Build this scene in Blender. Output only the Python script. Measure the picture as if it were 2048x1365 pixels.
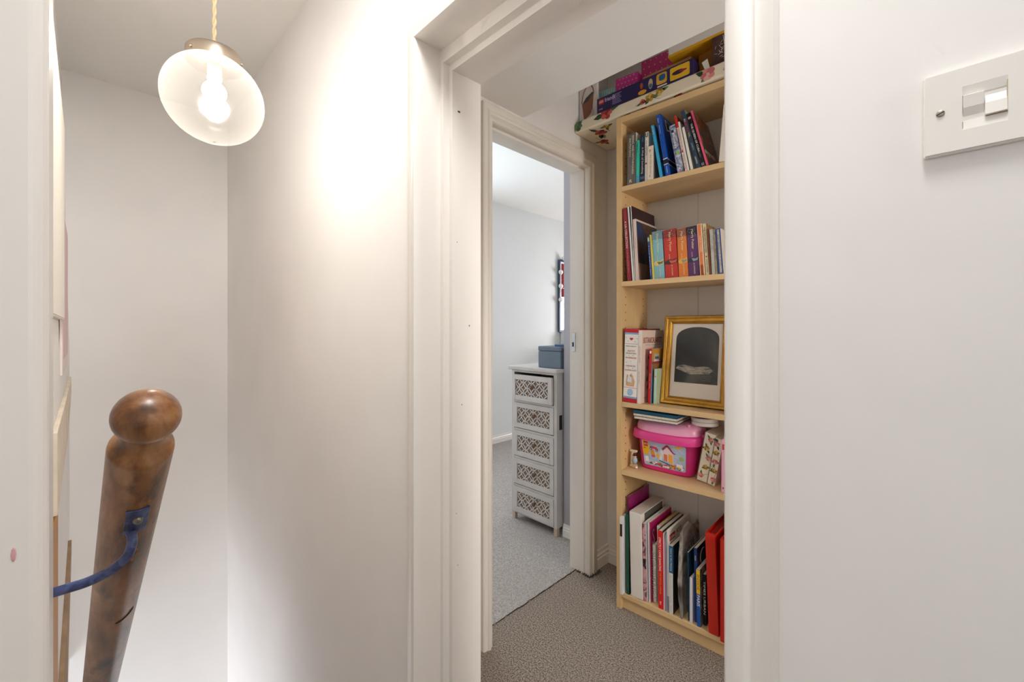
import bpy, bmesh, math, random
from mathutils import Matrix, Vector
random.seed(7)
for o in list(bpy.data.objects): bpy.data.objects.remove(o)
scn = bpy.context.scene
C = scn.collection
rad = math.radians

# ------------------------------------------------------------------ camera, light, exposure
cam = bpy.data.cameras.new('camera'); camo = bpy.data.objects.new('camera', cam); C.objects.link(camo)
camo.location = (0, 0, 1.155); camo.rotation_euler = (rad(90), 0, rad(44.87))
cam.sensor_width = 36; cam.lens = 850/2048*36; cam.shift_y = -27.5/2048; cam.clip_start = .02
scn.camera = camo
w = bpy.data.worlds.new('overcast_sky'); scn.world = w; w.use_nodes = True
bg = w.node_tree.nodes['Background']; bg.inputs[0].default_value = (.86, .93, 1, 1); bg.inputs[1].default_value = .25
def area(name, loc, rot, sx, sy, power, col):
    l = bpy.data.lights.new(name, 'AREA'); l.shape = 'RECTANGLE'; l.size = sx; l.size_y = sy; l.energy = power; l.color = col
    o = bpy.data.objects.new(name, l); C.objects.link(o); o.location = loc; o.rotation_euler = rot; return o
area('bedroom_window_daylight', (-1.9, 5.02, 1.35), (rad(-90), 0, 0), 1.3, 1.0, 31, (1, .99, 1))
area('bedroom_side_window_daylight', (-3.19, 1.75, 1.5), (rad(90), 0, rad(-90)), 1.1, 1.2, 14, (.78, .90, 1))
area('back_room_window_daylight', (.3, -2.66, 1.45), (rad(90), 0, 0), 1.9, 1.5, 5.5, (1, .97, .945))
area('hall_added_fill', (1.66, .985, 1.35), (rad(90), 0, rad(90)), .23, 1.2, 13, (1, .97, .94))  # unseen narrow fill light, placed to brighten the bookcase front
area('stair_foot_daylight', (-2.75, -.75, -1.7), (rad(90), 0, 0), .8, 1.5, 10, (.92, .94, 1))
area('stairwell_added_fill', (-.05, .18, 2.74), (0, rad(50), 0), .6, .4, 15, (1, .985, .965))  # unseen tilted fill light overhead, added to even out the stairwell walls
area('landing_added_fill', (1.68, .33, 1.6), (rad(90), 0, rad(90)), .5, 1.2, 2.2, (1, .985, .97))  # unseen fill light at the landing end, added to lift the far stair wall
BULB = 76.0
scn.cycles.adaptive_threshold = .08; scn.cycles.adaptive_min_samples = 16
scn.cycles.max_bounces = 10; scn.cycles.diffuse_bounces = 7; scn.cycles.glossy_bounces = 3; scn.cycles.transmission_bounces = 3
scn.cycles.caustics_reflective = False; scn.cycles.caustics_refractive = False
scn.view_settings.view_transform = 'Standard'; scn.view_settings.look = 'None'
scn.view_settings.exposure = 1.0; scn.view_settings.gamma = 1
try: scn.view_settings.use_curve_mapping = False
except Exception: pass

# ------------------------------------------------------------------ materials
def lin(c):
    if isinstance(c, str):
        c = c.lstrip('#'); c = tuple(int(c[i:i+2], 16)/255 for i in (0, 2, 4))
    return tuple((x/12.92 if x <= .04045 else ((x+.055)/1.055)**2.4) for x in c)+(1,)
MC = {}
def mat(col, rough=.55, metal=0, var=0, vs=6, bump=0, bs=40, stretch=None, spec=.5, coat=0, name=None):
    key = (str(col), rough, metal, var, vs, bump, bs, str(stretch), spec, coat)
    if key in MC: return MC[key]
    m = bpy.data.materials.new(name or 'surface'); m.use_nodes = True; nt = m.node_tree; p = nt.nodes['Principled BSDF']
    cl = lin(col); p.inputs['Base Color'].default_value = cl; p.inputs['Roughness'].default_value = rough
    p.inputs['Metallic'].default_value = metal; p.inputs['Specular IOR Level'].default_value = spec
    if coat: p.inputs['Coat Weight'].default_value = coat; p.inputs['Coat Roughness'].default_value = .15
    if var or bump:
        tc = nt.nodes.new('ShaderNodeTexCoord'); mp = nt.nodes.new('ShaderNodeMapping'); nt.links.new(tc.outputs['Object'], mp.inputs[0])
        if stretch: mp.inputs['Scale'].default_value = stretch
    if var:
        n = nt.nodes.new('ShaderNodeTexNoise'); n.inputs['Scale'].default_value = vs; n.inputs['Detail'].default_value = 6
        nt.links.new(mp.outputs[0], n.inputs[0])
        r = nt.nodes.new('ShaderNodeValToRGB'); e = r.color_ramp.elements
        e[0].position = .3; e[1].position = .7
        e[0].color = tuple(max(0, x*(1-var)) for x in cl[:3])+(1,); e[1].color = tuple(min(1, x*(1+var*.6)) for x in cl[:3])+(1,)
        nt.links.new(n.outputs[0], r.inputs[0]); nt.links.new(r.outputs[0], p.inputs['Base Color'])
    if bump:
        n2 = nt.nodes.new('ShaderNodeTexNoise'); n2.inputs['Scale'].default_value = bs; n2.inputs['Detail'].default_value = 5
        nt.links.new(mp.outputs[0], n2.inputs[0]); b = nt.nodes.new('ShaderNodeBump'); b.inputs['Strength'].default_value = bump
        b.inputs['Distance'].default_value = .004; nt.links.new(n2.outputs[0], b.inputs['Height']); nt.links.new(b.outputs[0], p.inputs['Normal'])
    MC[key] = m; return m
def art(cols, scale=8, dist=1.5, rough=.35, stretch=(1, 1, 1), seed=0, name='printed_art'):
    m = bpy.data.materials.new(name); m.use_nodes = True; nt = m.node_tree; p = nt.nodes['Principled BSDF']
    tc = nt.nodes.new('ShaderNodeTexCoord'); mp = nt.nodes.new('ShaderNodeMapping'); nt.links.new(tc.outputs['Object'], mp.inputs[0])
    mp.inputs['Scale'].default_value = stretch; mp.inputs['Location'].default_value = (seed*3.1, seed*1.7, seed*.9)
    n = nt.nodes.new('ShaderNodeTexNoise'); n.inputs['Scale'].default_value = scale; n.inputs['Detail'].default_value = 5; n.inputs['Distortion'].default_value = dist
    nt.links.new(mp.outputs[0], n.inputs[0]); r = nt.nodes.new('ShaderNodeValToRGB'); cr = r.color_ramp
    k = len(cols)
    for i, c in enumerate(cols):
        pos = .3+.4*i/(k-1)
        if i < 2: e = cr.elements[i]; e.position = pos
        else: e = cr.elements.new(pos)
        e.color = lin(c)
    # element order can change while inserting: assign again in order
    for i, e in enumerate(sorted(cr.elements, key=lambda q: q.position)): e.color = lin(cols[i])
    nt.links.new(n.outputs[0], r.inputs[0]); nt.links.new(r.outputs[0], p.inputs['Base Color']); p.inputs['Roughness'].default_value = rough
    return m
WALL = mat('#efece9', .7, var=.035, vs=2.2, bump=.25, bs=9, name='wall_paint')
GLOSS = mat('#e8e3dd', .28, var=.03, vs=4, bump=.12, bs=30, stretch=(1, 1, .25), name='gloss_paint')
OLDGLOSS = mat('#dcd5cb', .4, var=.1, vs=5, bump=.3, bs=35, stretch=(1, 1, .3), name='worn_gloss_paint')
CEIL = mat('#eeece8', .8, var=.02, vs=2, bump=.2, bs=12, name='ceiling_paint')
HALLW = mat('#d9d5d1', .7, var=.05, vs=4, bump=.25, bs=14, name='hall_paint')
BEDW = mat('#dcdfdf', .75, var=.03, vs=2, bump=.2, bs=10, name='bedroom_paint')
GREYW = mat('#a9a6ab', .7, var=.05, vs=6, bump=.2, bs=20, name='grey_lilac_paint')
BIRCH = mat('#d8b581', .42, var=.14, vs=9, stretch=(1, 1, .12), bump=.05, bs=60, name='birch_veneer')
BIRCHH = mat('#dcbb8a', .42, var=.12, vs=9, stretch=(.12, 1, 1), bump=.05, bs=60, name='birch_veneer_shelf')
BACKP = mat('#d5d0c8', .6, var=.04, vs=5, name='back_panel_white')
PAGES = mat('#e6dccb', .85, var=.12, vs=160, stretch=(1, .02, .02), name='paper_pages')
CHESTW = mat('#c6c0bb', .5, var=.07, vs=8, bump=.15, bs=40, name='limewashed_wood')

def carpet(name, c1, c2, c3, scale):
    m = bpy.data.materials.new(name); m.use_nodes = True; nt = m.node_tree; p = nt.nodes['Principled BSDF']; L = nt.links.new
    tc = nt.nodes.new('ShaderNodeTexCoord')
    n = nt.nodes.new('ShaderNodeTexNoise'); n.inputs['Scale'].default_value = scale; n.inputs['Detail'].default_value = 6; n.inputs['Roughness'].default_value = .7; L(tc.outputs['Object'], n.inputs[0])
    g = nt.nodes.new('ShaderNodeTexNoise'); g.inputs['Scale'].default_value = 3.5; g.inputs['Detail'].default_value = 4; L(tc.outputs['Object'], g.inputs[0])
    r = nt.nodes.new('ShaderNodeValToRGB'); e = r.color_ramp.elements; e[0].position = .40; e[1].position = .60; e[0].color = lin(c1); e[1].color = lin(c2)
    L(n.outputs[0], r.inputs[0])
    mx = nt.nodes.new('ShaderNodeMix'); mx.data_type = 'RGBA'; mx.blend_type = 'MIX'
    r2 = nt.nodes.new('ShaderNodeValToRGB'); r2.color_ramp.elements[0].position = .45; r2.color_ramp.elements[1].position = .8
    r2.color_ramp.elements[1].color = (.55, .55, .55, 1)
    L(g.outputs[0], r2.inputs[0]); L(r2.outputs[0], mx.inputs[0]); L(r.outputs[0], mx.inputs[6]); mx.inputs[7].default_value = lin(c3); L(mx.outputs[2], p.inputs['Base Color'])
    b = nt.nodes.new('ShaderNodeBump'); b.inputs['Strength'].default_value = .7; b.inputs['Distance'].default_value = .004
    L(n.outputs[0], b.inputs['Height']); L(b.outputs[0], p.inputs['Normal']); p.inputs['Roughness'].default_value = .95; p.inputs['Specular IOR Level'].default_value = .1
    return m
CARPET = carpet('twist_pile_carpet', '#4d433b', '#aa9d90', '#7d7268', 200)
CARPET2 = carpet('bedroom_carpet', '#8a8480', '#b3aca6', '#9d9690', 160)

# ------------------------------------------------------------------ mesh helpers
class MB:
    def __init__(s): s.v = []; s.f = []; s.m = []; s.mats = []
    def mi(s, m):
        if m not in s.mats: s.mats.append(m)
        return s.mats.index(m)
    def add(s, vs, fs, m):
        b = len(s.v); s.v += [tuple(x) for x in vs]; k = s.mi(m)
        for f in fs: s.f.append(tuple(b+i for i in f)); s.m.append(k)
        return s
    def box(s, x0, x1, y0, y1, z0, z1, m, T=None):
        vs = [Vector((x, y, z)) for x in (x0, x1) for y in (y0, y1) for z in (z0, z1)]
        if T: vs = [T @ q for q in vs]
        return s.add(vs, [(0, 1, 3, 2), (4, 6, 7, 5), (0, 4, 5, 1), (2, 3, 7, 6), (0, 2, 6, 4), (1, 5, 7, 3)], m)
    def poly(s, pts, m): return s.add(pts, [tuple(range(len(pts)))], m)
    def prism(s, pts, d, m):   # polygon pushed along vector d
        n = len(pts); d = Vector(d); a = [Vector(p) for p in pts]; b = [p+d for p in a]
        return s.add(a+b, [tuple(range(n)), tuple(range(2*n-1, n-1, -1))]+[(i, n+i, n+(i+1) % n, (i+1) % n) for i in range(n)], m)
    def rings(s, rs, m, cap0=True, cap1=True):
        n = len(rs[0]); vs = [p for r in rs for p in r]; fs = []
        for k in range(len(rs)-1):
            for i in range(n): fs.append((k*n+i, k*n+(i+1) % n, (k+1)*n+(i+1) % n, (k+1)*n+i))
        if cap0: fs.append(tuple(range(n-1, -1, -1)))
        if cap1: fs.append(tuple((len(rs)-1)*n+i for i in range(n)))
        return s.add(vs, fs, m)
    def lathe(s, prof, m, T=Matrix(), n=32):
        rs = [[T @ Vector((max(r, 1e-5)*math.cos(2*math.pi*i/n), max(r, 1e-5)*math.sin(2*math.pi*i/n), z)) for i in range(n)] for r, z in prof]
        return s.rings(rs, m)
    def tube(s, pts, r, m, n=10, flat=1.0):
        pts = [Vector(p) for p in pts]; rs = []; up = None
        for i, p in enumerate(pts):
            t = (pts[min(i+1, len(pts)-1)]-pts[max(i-1, 0)]).normalized()
            if up is None: up = t.orthogonal().normalized()
            up = (up-t*up.dot(t)).normalized(); sd = t.cross(up)
            rr = r[i] if isinstance(r, (list, tuple)) else r
            rs.append([p+up*rr*math.cos(2*math.pi*k/n)+sd*rr*flat*math.sin(2*math.pi*k/n) for k in range(n)])
        return s.rings(rs, m)
    def sphere(s, c, r, m, n=16, sc=(1, 1, 1)):
        T = Matrix.Translation(c) @ Matrix.Diagonal((*sc, 1)); h = n//2
        return s.lathe([(r*math.sin(math.pi*k/h), -r*math.cos(math.pi*k/h)) for k in range(h+1)], m, T, n)
    def build(s, name, parent=None, smooth=False, bevel=0, seg=2, T=None):
        me = bpy.data.meshes.new(name); me.from_pydata(s.v, [], s.f)
        for m in s.mats: me.materials.append(m)
        for p, k in zip(me.polygons, s.m): p.material_index = k
        bm = bmesh.new(); bm.from_mesh(me); bmesh.ops.remove_doubles(bm, verts=bm.verts, dist=1e-6)
        bmesh.ops.recalc_face_normals(bm, faces=bm.faces)
        if bevel:
            ed = [e for e in bm.edges if len(e.link_faces) == 2 and e.calc_face_angle(0) > rad(35)]
            bmesh.ops.bevel(bm, geom=ed, offset=bevel, segments=seg, profile=.5, affect='EDGES', clamp_overlap=True)
        if smooth:
            for f in bm.faces: f.smooth = True
        bm.to_mesh(me); bm.free()
        if smooth:
            try: me.set_sharp_from_angle(angle=rad(40))
            except Exception: pass
        o = bpy.data.objects.new(name, me); C.objects.link(o)
        if parent: o.parent = parent
        if T: o.matrix_basis = T
        return o
def box(name, x0, x1, y0, y1, z0, z1, m, parent=None, bevel=0, seg=2): return MB().box(x0, x1, y0, y1, z0, z1, m).build(name, parent, bevel=bevel, seg=seg)
def struct(o, label=None):
    o['kind'] = 'structure'
    if label: o['label'] = label
    return o
def tag(o, label, cat, group=None):
    o['label'] = label; o['category'] = cat
    if group: o['group'] = group
    return o
def empty(name, label, cat, T=None, group=None):
    o = bpy.data.objects.new(name, None); o.empty_display_size = .05; C.objects.link(o)
    if T: o.matrix_basis = T
    return tag(o, label, cat, group)
def text(s, parent, m, T, wd, ht, name='lettering'):
    cu = bpy.data.curves.new(name, 'FONT'); cu.body = s; cu.size = 1; cu.resolution_u = 2; cu.extrude = .02
    to = bpy.data.objects.new('tmp', cu); me = bpy.data.meshes.new_from_object(to)
    bpy.data.objects.remove(to); bpy.data.curves.remove(cu)
    xs = [v.co.x for v in me.vertices]; ys = [v.co.y for v in me.vertices]
    x0, x1, y0, y1 = min(xs), max(xs), min(ys), max(ys)
    for v in me.vertices:
        v.co = T @ Vector(((v.co.x-(x0+x1)/2)/(x1-x0)*wd, (v.co.y-(y0+y1)/2)/(y1-y0)*ht, v.co.z*.008))
    me.materials.clear(); me.materials.append(m); me.name = name
    o = bpy.data.objects.new(name, me); C.objects.link(o); o.parent = parent; return o
def frame(o, ex, ey):   # placement matrix of a flat print: origin, text x axis, text y axis
    ex = Vector(ex); ey = Vector(ey); ez = ex.cross(ey)
    return Matrix(((ex.x, ey.x, ez.x, o[0]), (ex.y, ey.y, ez.y, o[1]), (ex.z, ey.z, ez.z, o[2]), (0, 0, 0, 1)))
INK = mat('#1b1b1f', .5); WHITE = mat('#f1eee8', .5); CREAM = mat('#e9dfca', .55)

# ------------------------------------------------------------------ the shell
XA0, XA1, ZA = -1.0, -.21, 1.942            # opening in the landing wall
YF, YB = .65, .84                           # its two faces
XW = -3.244                                 # far wall of the stairwell
m = MB()
m.box(XW-.1, XA0-.004, YF, YB, -2.7, 2.51, WALL); m.box(XA1+.004, 1.7, YF, YB, -2.7, 2.51, WALL); m.box(XA0-.004, XA1+.004, YF, YB, ZA+.004, 2.51, WALL)
struct(m.build('wall_right'))
struct(box('wall_back', XW-.12, XW, -1.2, YF, -2.7, 2.51, WALL))
# stairwell side wall, a little out of plumb
m = MB()
def yl(z): return -.058-.020*max(0, z-1.0)
xs0, xs1 = -.455, XW
m.prism([(xs0, yl(2.51), 2.51), (xs1, yl(2.51), 2.51), (xs1, yl(1.), 1.), (xs1, yl(1.), -.6), (-2.3, yl(1.), -.6), (-2.3, yl(1.), -2.7), (xs0, yl(1.), -2.7), (xs0, yl(1.), 1.)], (0, -.12, 0), WALL)
struct(m.build('wall_left'))
m = MB(); m.box(XW-.1, -1.3, -2.6, YF, 2.51, 2.58, CEIL); m.box(.6, 1.7, -2.6, YF, 2.51, 2.58, CEIL); m.box(-1.3, .6, -2.6, -.05, 2.51, 2.58, CEIL); m.box(-1.3, .6, .47, YF, 2.51, 2.58, CEIL); struct(m.build('ceiling'))  # unseen gap over the landing, cut for the added overhead fill light
struct(box('floor', -.62, 1.7, -2.6, YF, -.05, 0, CARPET))
m = MB()
for k in range(12): m.box(-.62-.215*(k+1), -.62-.215*k, yl(1)+.001, YF-.001, -2.7, -.2*(k+1), CARPET)
m.box(XW, -.62-.215*12, -1.2, YF-.001, -2.75, -2.7, CARPET)
struct(m.build('stairs'))
struct(box('wall_room_back', -1.6, 1.7, -2.72, -2.62, 0, .7, WALL)); m = MB(); m.box(1.7, 1.8, -2.6, .06, 0, 2.51, WALL); m.box(1.7, 1.8, .06, YF, 0, .98, WALL); m.box(1.7, 1.8, .06, YF, 2.22, 2.51, WALL); m.box(1.7, 1.8, .6, YF, .98, 2.22, WALL); struct(m.build('wall_room_right'))  # opening in the right wall made for the added landing fill light
struct(box('wall_room_left', -1.7, -1.6, -2.6, -.2, 0, 2.51, WALL))

def sweep(name, prof, L, R, Z, mapf, m, parent=None):
    """mitred moulding round an opening; prof = (inset_left, inset_top, inset_right, depth)"""
    mb = MB(); P = []
    for il, it, ir, d in prof: P.append([mapf(L+il, d, 0), mapf(L+il, d, Z-it), mapf(R-ir, d, Z-it), mapf(R-ir, d, 0)])
    for a, b in zip(P, P[1:]):
        for k in range(3): mb.poly([a[k], a[k+1], b[k+1], b[k]], m)
    o = mb.build(name, parent, smooth=True); return o
mapA = lambda a, d, z: (a, d, z)
o = sweep('trim_1', [(-.052, -.05, -.064, .652), (-.052, -.05, -.064, .643), (-.048, -.046, -.059, .638), (-.040, -.038, -.05, .6375), (-.033, -.031, -.038, .6365), (-.028, -.026, -.033, .631), (-.020, -.018, -.024, .6275), (-.010, -.008, -.010, .627), (-.003, -.002, -.003, .629), (0, 0, 0, .634), (0, 0, 0, .655)], XA0, XA1, ZA, mapA, GLOSS)
struct(o, 'white gloss architrave round the landing doorway')
o = sweep('door_1', [(0, 0, 0, .655), (0, 0, 0, .715), (.012, .036, .012, .716), (.013, .037, .013, .7365), (.025, .0545, .025, .738), (.026, .055, .026, .741), (.026, .055, .026, .785), (.0255, .053, .026, .7855), (.0255, .053, .026, .825), (.024, .051, .026, .8255), (.024, .051, .026, .846), (-.04, -.04, -.04, .846)], XA0, XA1, ZA, mapA, GLOSS)
struct(o, 'white gloss doorway lining between landing and hall')
hole = box('screw_hole', XA0+.0255, XA0+.0275, .757, .765, 1.775, 1.779, mat('#4a4038', .8), o)

# hall behind the doorway
XH, YH = -1.15, 1.825
DY0, DY1, DZ = 1.04, 1.648, 1.897           # bedroom doorway in the hall's left wall
m = MB(); m.box(XH-.1, XH, YB, DY0-.005, 0, 2.45, HALLW); m.box(XH-.1, XH, DY1+.005, YH+.1, 0, 2.45, HALLW); m.box(XH-.1, XH, DY0-.005, DY1+.005, DZ+.005, 2.45, HALLW)
struct(m.build('wall_hall_left'))
m = MB(); m.box(XH, 1.7, YH, YH+.12, 0, 2.45, HALLW); struct(m.build('wall_hall_back'))
m = MB(); m.box(-1.455, XH-.1, 1.868, 1.97, 0, 2.40, GREYW); struct(m.build('wall_bedroom_nib'))
struct(box('floor_hall', XH-.062, 1.7, YF, YH+.1, -.05, 0, CARPET))
struct(box('ceiling_hall', XH, 1.7, 1.218, YH, 2.45, 2.52, CEIL))
struct(box('ceiling_bulkhead', XH, 1.7, YB, 1.218, 1.981, 2.5, CEIL), 'low white boxed-in ceiling over the hall')
m = MB(); m.box(1.6, 1.7, YB, YH, 0, .75, HALLW); m.box(1.6, 1.7, YB, .865, .75, 1.95, HALLW); m.box(1.6, 1.7, 1.105, YH, .75, 1.95, HALLW); m.box(1.6, 1.7, YB, YH, 1.95, 2.45, HALLW)  # slot in the end wall shaped for the added hall fill light
struct(m.build('wall_hall_right'))
mapB = lambda a, d, z: (XH-d, a, z)
o = sweep('trim_2', [(-.044, -.066, -.066, 0), (-.044, -.066, -.066, -.014), (-.040, -.060, -.060, -.018), (-.026, -.040, -.040, -.019), (-.022, -.034, -.034, -.024), (-.014, -.022, -.024, -.024), (-.010, -.018, -.020, -.019), (-.002, -.004, -.004, -.017), (0, 0, 0, -.012), (0, 0, 0, 0)], DY0, DY1, DZ, mapB, OLDGLOSS)
struct(o, 'worn white architrave round the bedroom doorway')
o = sweep('door_2', [(0, 0, 0, 0), (0, .0, .0, .012), (.010, .010, .004, .013), (.011, .011, .005, .03), (.004, .004, -.002, .032), (.004, .004, -.002, .098), (-.03, -.03, -.03, .099)], DY0, DY1, DZ, mapB, OLDGLOSS)
struct(o, 'worn white lining of the bedroom doorway')
STEEL = mat('#b9bcc0', .3, metal=1)
sp = MB().box(XH-.085, XH-.066, DY1-.0005, DY1+.002, 1.04, 1.128, STEEL).build('strike_plate', o)
MB().box(XH-.083, XH-.073, DY1-.0012, DY1+.002, 1.062, 1.083, INK).build('latch_hole', sp)
def skirting(name, p0, p1, nrm, h=.085, t=.014, m=OLDGLOSS):
    p0 = Vector((*p0, 0)); p1 = Vector((*p1, 0)); n = Vector((*nrm, 0)); mb = MB()
    pr = [(0, 0), (t, 0), (t, h*.55), (t*.72, h*.6), (t*.8, h*.72), (t*.45, h*.82), (t*.4, h), (0, h)]
    mb.prism([p0+n*a+Vector((0, 0, b)) for a, b in pr], p1-p0, m); o = mb.build(name); return struct(o)
skirting('baseboard_hall_left', (XH, DY1+.066), (XH, YH), (1, 0))
skirting('baseboard_hall_back', (XH+.014, YH), (-.97, YH), (0, -1))
# bedroom
XB, YBF, ZB = -3.1, 5.0, 2.40
m = MB(); m.box(XB-.1, XB, YB, 1.2, 0, ZB, BEDW); m.box(XB-.1, XB, 2.3, YBF, 0, ZB, BEDW); m.box(XB-.1, XB, 1.2, 2.3, 0, .9, BEDW); m.box(XB-.1, XB, 1.2, 2.3, 2.1, ZB, BEDW); struct(m.build('wall_bedroom_left'))
m = MB(); m.box(XB-.1, 1., YBF, YBF+.1, 0, .85, BEDW); m.box(XB-.1, 1., YBF, YBF+.1, 2.15, ZB, BEDW); m.box(XB-.1, -2.55, YBF, YBF+.1, .85, 2.15, BEDW); m.box(-1.25, -.75, YBF, YBF+.1, .85, 2.15, BEDW); m.box(.5, 1., YBF, YBF+.1, .85, 2.15, BEDW)
struct(m.build('wall_bedroom_back'))
struct(box('wall_bedroom_right', .9, 1.0, YH+.12, YBF, 0, ZB, BEDW))
struct(box('ceiling_bedroom', XB-.1, 1.0, YB, YBF, ZB, ZB+.06, CEIL))
struct(box('floor_bedroom', XB-.1, XH-.062, YB, YBF, -.05, .002, CARPET2)); struct(box('floor_bedroom_far', XH-.062, 1.0, YH+.1, YBF, -.05, .002, CARPET2))
skirting('baseboard_bedroom_left', (XB, 1.0), (XB, 4.9), (1, 0), .075, .014, GLOSS)
skirting('baseboard_bedroom_nib', (-1.455, 1.868), (XH-.1, 1.868), (0, -1), .07, .012, GLOSS)
wf = None
for k, (a, b) in enumerate(((-2.55, -1.25), (-.75, .5))):
    mb = MB(); fr = .05
    mb.box(a, a+fr, 5.02, 5.07, .85, 2.15, GLOSS); mb.box(b-fr, b, 5.02, 5.07, .85, 2.15, GLOSS); mb.box(a, b, 5.02, 5.07, .85, .9, GLOSS); mb.box(a, b, 5.02, 5.07, 2.1, 2.15, GLOSS); mb.box((a+b)/2-.02, (a+b)/2+.02, 5.02, 5.07, .9, 2.1, GLOSS)
    struct(mb.build('window_%d' % (k+1)))  # the second window is unseen, added to bring more light into the bedroom
bl = MB()
for k in range(5): bl.box(-2.6, -1.2, 4.955+.004*(k % 2), 4.985, 1.6+.13*k, 1.6+.13*(k+1)-.003, mat('#b8383c', .8, var=.1, vs=12))
tag(bl.build('roman_blind', bevel=.004), 'red fabric blind drawn half down over the bedroom window', 'blind')
# ragged carpet joint under the bedroom doorway
mb = MB(); DK = mat('#3a2f27', .95); y = DY0-.05; 
while y < DY1+.04:
    d = random.uniform(.012, .03); wd = random.uniform(.0004, .0018); x = XH-.062+random.uniform(-.0025, .0025)
    mb.box(x-wd, x+wd, y, y+d, -.001, .0032, DK); y += d*.93
o = mb.build('trim_3'); struct(o, 'dark frayed carpet joint across the bedroom doorway')
FRAY = mat('#4a423a', .95); mb = MB()
for k in range(90):
    a = random.random(); px = XH+.024+random.uniform(-.002, .012) if a < .5 else XH+random.uniform(-.05, .026)
    py = random.uniform(DY1+.0, DY1+.07) if a < .5 else DY1-random.uniform(0, .012)
    q = Vector((px, py, 0)); mb.tube([q, q+Vector((random.uniform(-.006, .006), random.uniform(-.006, .006), random.uniform(.004, .012)))], [.0016, .0006], FRAY, 4)
o = mb.build('carpet_fraying'); o['kind'] = 'stuff'; o['label'] = 'dark frayed carpet tufts at the foot of the doorframe'; o['category'] = 'carpet fibres'

# doorway edge beside the camera
mb = MB(); mb.prism([(-.525, -.062, 0), (-.525, -.024, 0), (-.519, -.0185, 0), (-.461, -.0185, 0), (-.455, -.0245, 0), (-.455, -.2, 0), (-.525, -.2, 0)], (0, 0, 2.12), GLOSS)
o = mb.build('trim_4', bevel=.004, seg=3); struct(o, 'white gloss door edge close to the camera')
mb = MB()
mb.sphere((-.4548, -.0352, .9965), .0017, mat('#d3a2a4', .7), 8, (.25, .8, 3))
mb.build('pink_smudge', o)

# ------------------------------------------------------------------ handrail on the stair wall
WOOD = bpy.data.materials.new('worn_varnished_wood'); WOOD.use_nodes = True
def wood_nodes(mt, cols, sc, rough):
    nt = mt.node_tree; p = nt.nodes['Principled BSDF']; L = nt.links.new
    tc = nt.nodes.new('ShaderNodeTexCoord'); mp = nt.nodes.new('ShaderNodeMapping'); mp.inputs['Scale'].default_value = (1, 1, .22); L(tc.outputs['Object'], mp.inputs[0])
    n = nt.nodes.new('ShaderNodeTexNoise'); n.inputs['Scale'].default_value = sc; n.inputs['Detail'].default_value = 7; n.inputs['Roughness'].default_value = .65; L(mp.outputs[0], n.inputs[0])
    n2 = nt.nodes.new('ShaderNodeTexNoise'); n2.inputs['Scale'].default_value = 34; n2.inputs['Detail'].default_value = 6; n2.inputs['Distortion'].default_value = .3; mp2 = nt.nodes.new('ShaderNodeMapping'); mp2.inputs['Scale'].default_value = (1, 1, .45); L(tc.outputs['Object'], mp2.inputs[0]); L(mp2.outputs[0], n2.inputs[0])
    r = nt.nodes.new('ShaderNodeValToRGB')
    for i, c in enumerate(cols):
        if i < 2: e = r.color_ramp.elements[i]; e.position = .3+.4*i/(len(cols)-1)
        else: e = r.color_ramp.elements.new(.3+.4*i/(len(cols)-1))
    for i, e in enumerate(sorted(r.color_ramp.elements, key=lambda q: q.position)): e.color = lin(cols[i])
    L(n.outputs[0], r.inputs[0])
    r2 = nt.nodes.new('ShaderNodeValToRGB'); r2.color_ramp.elements[0].position = .27; r2.color_ramp.elements[1].position = .48
    L(n2.outputs[0], r2.inputs[0]); mx = nt.nodes.new('ShaderNodeMix'); mx.data_type = 'RGBA'; L(r2.outputs[0], mx.inputs[0]); mx.inputs[6].default_value = lin('#2a1a12'); L(r.outputs[0], mx.inputs[7]); L(mx.outputs[2], p.inputs['Base Color'])
    p.inputs['Roughness'].default_value = rough; p.inputs['Coat Weight'].default_value = .35; p.inputs['Coat Roughness'].default_value = .25
    b = nt.nodes.new('ShaderNodeBump'); b.inputs['Strength'].default_value = .25; b.inputs['Distance'].default_value = .002; L(n.outputs[0], b.inputs['Height']); L(b.outputs[0], p.inputs['Normal'])
wood_nodes(WOOD, ['#3a2010', '#70431f', '#9a6a40', '#b58a62'], 22, .38)
A = Vector((-.571, .041, 1.036)); B = Vector((-1.169, .022, .453)); ax = (A-B).normalized()
zq = ax.to_track_quat('Z', 'Y').to_matrix().to_4x4(); HT = Matrix.Translation(A) @ zq
hr = empty('handrail', 'dark turned wooden stair handrail with a ball end', 'handrail', HT)
MB().lathe([(.0262, -1.9), (.0265, -.9), (.0268, -.3), (.0268, -.006), (.0262, -.001), (.0245, .0008)], WOOD, n=48).build('rail', hr, smooth=True)
pr = [(.0245, .0008), (.0225, .0035), (.0195, .0065), (.0178, .011), (.0172, .0155), (.0178, .021)]
R0 = .0268
pr += [(R0*math.cos(t), .048+.0255*math.sin(t)) for t in [rad(-47+k*137/16) for k in range(17)]]
MB().lathe(pr, WOOD, n=48).build('ball_end', hr, smooth=True)
iz = HT.inverted()
BLUE = art(['#1f2442', '#3d4876', '#56638f', '#35343c'], 60, .6, .35, name='chipped_blue_paint')
BRASSY = mat('#8f8a7c', .35, metal=.9)
def toward(t):   # outward normal of the underside facing the landing, rail space
    p = A+ax*t; v = Vector((0, 0.03, 1.155))-p; v = v-ax*v.dot(ax); return (iz.to_3x3() @ v).normalized()
n0 = toward(-.11); s0 = Vector((0, 0, 1)).cross(n0)
mb = MB(); cur = []
for k in range(7):
    a = (k-3)/3*.36+.14
    cur.append((n0*math.cos(a)+s0*math.sin(a)))
pl = [q*.0272 for q in cur]+[q*.0292 for q in reversed(cur)]
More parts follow.
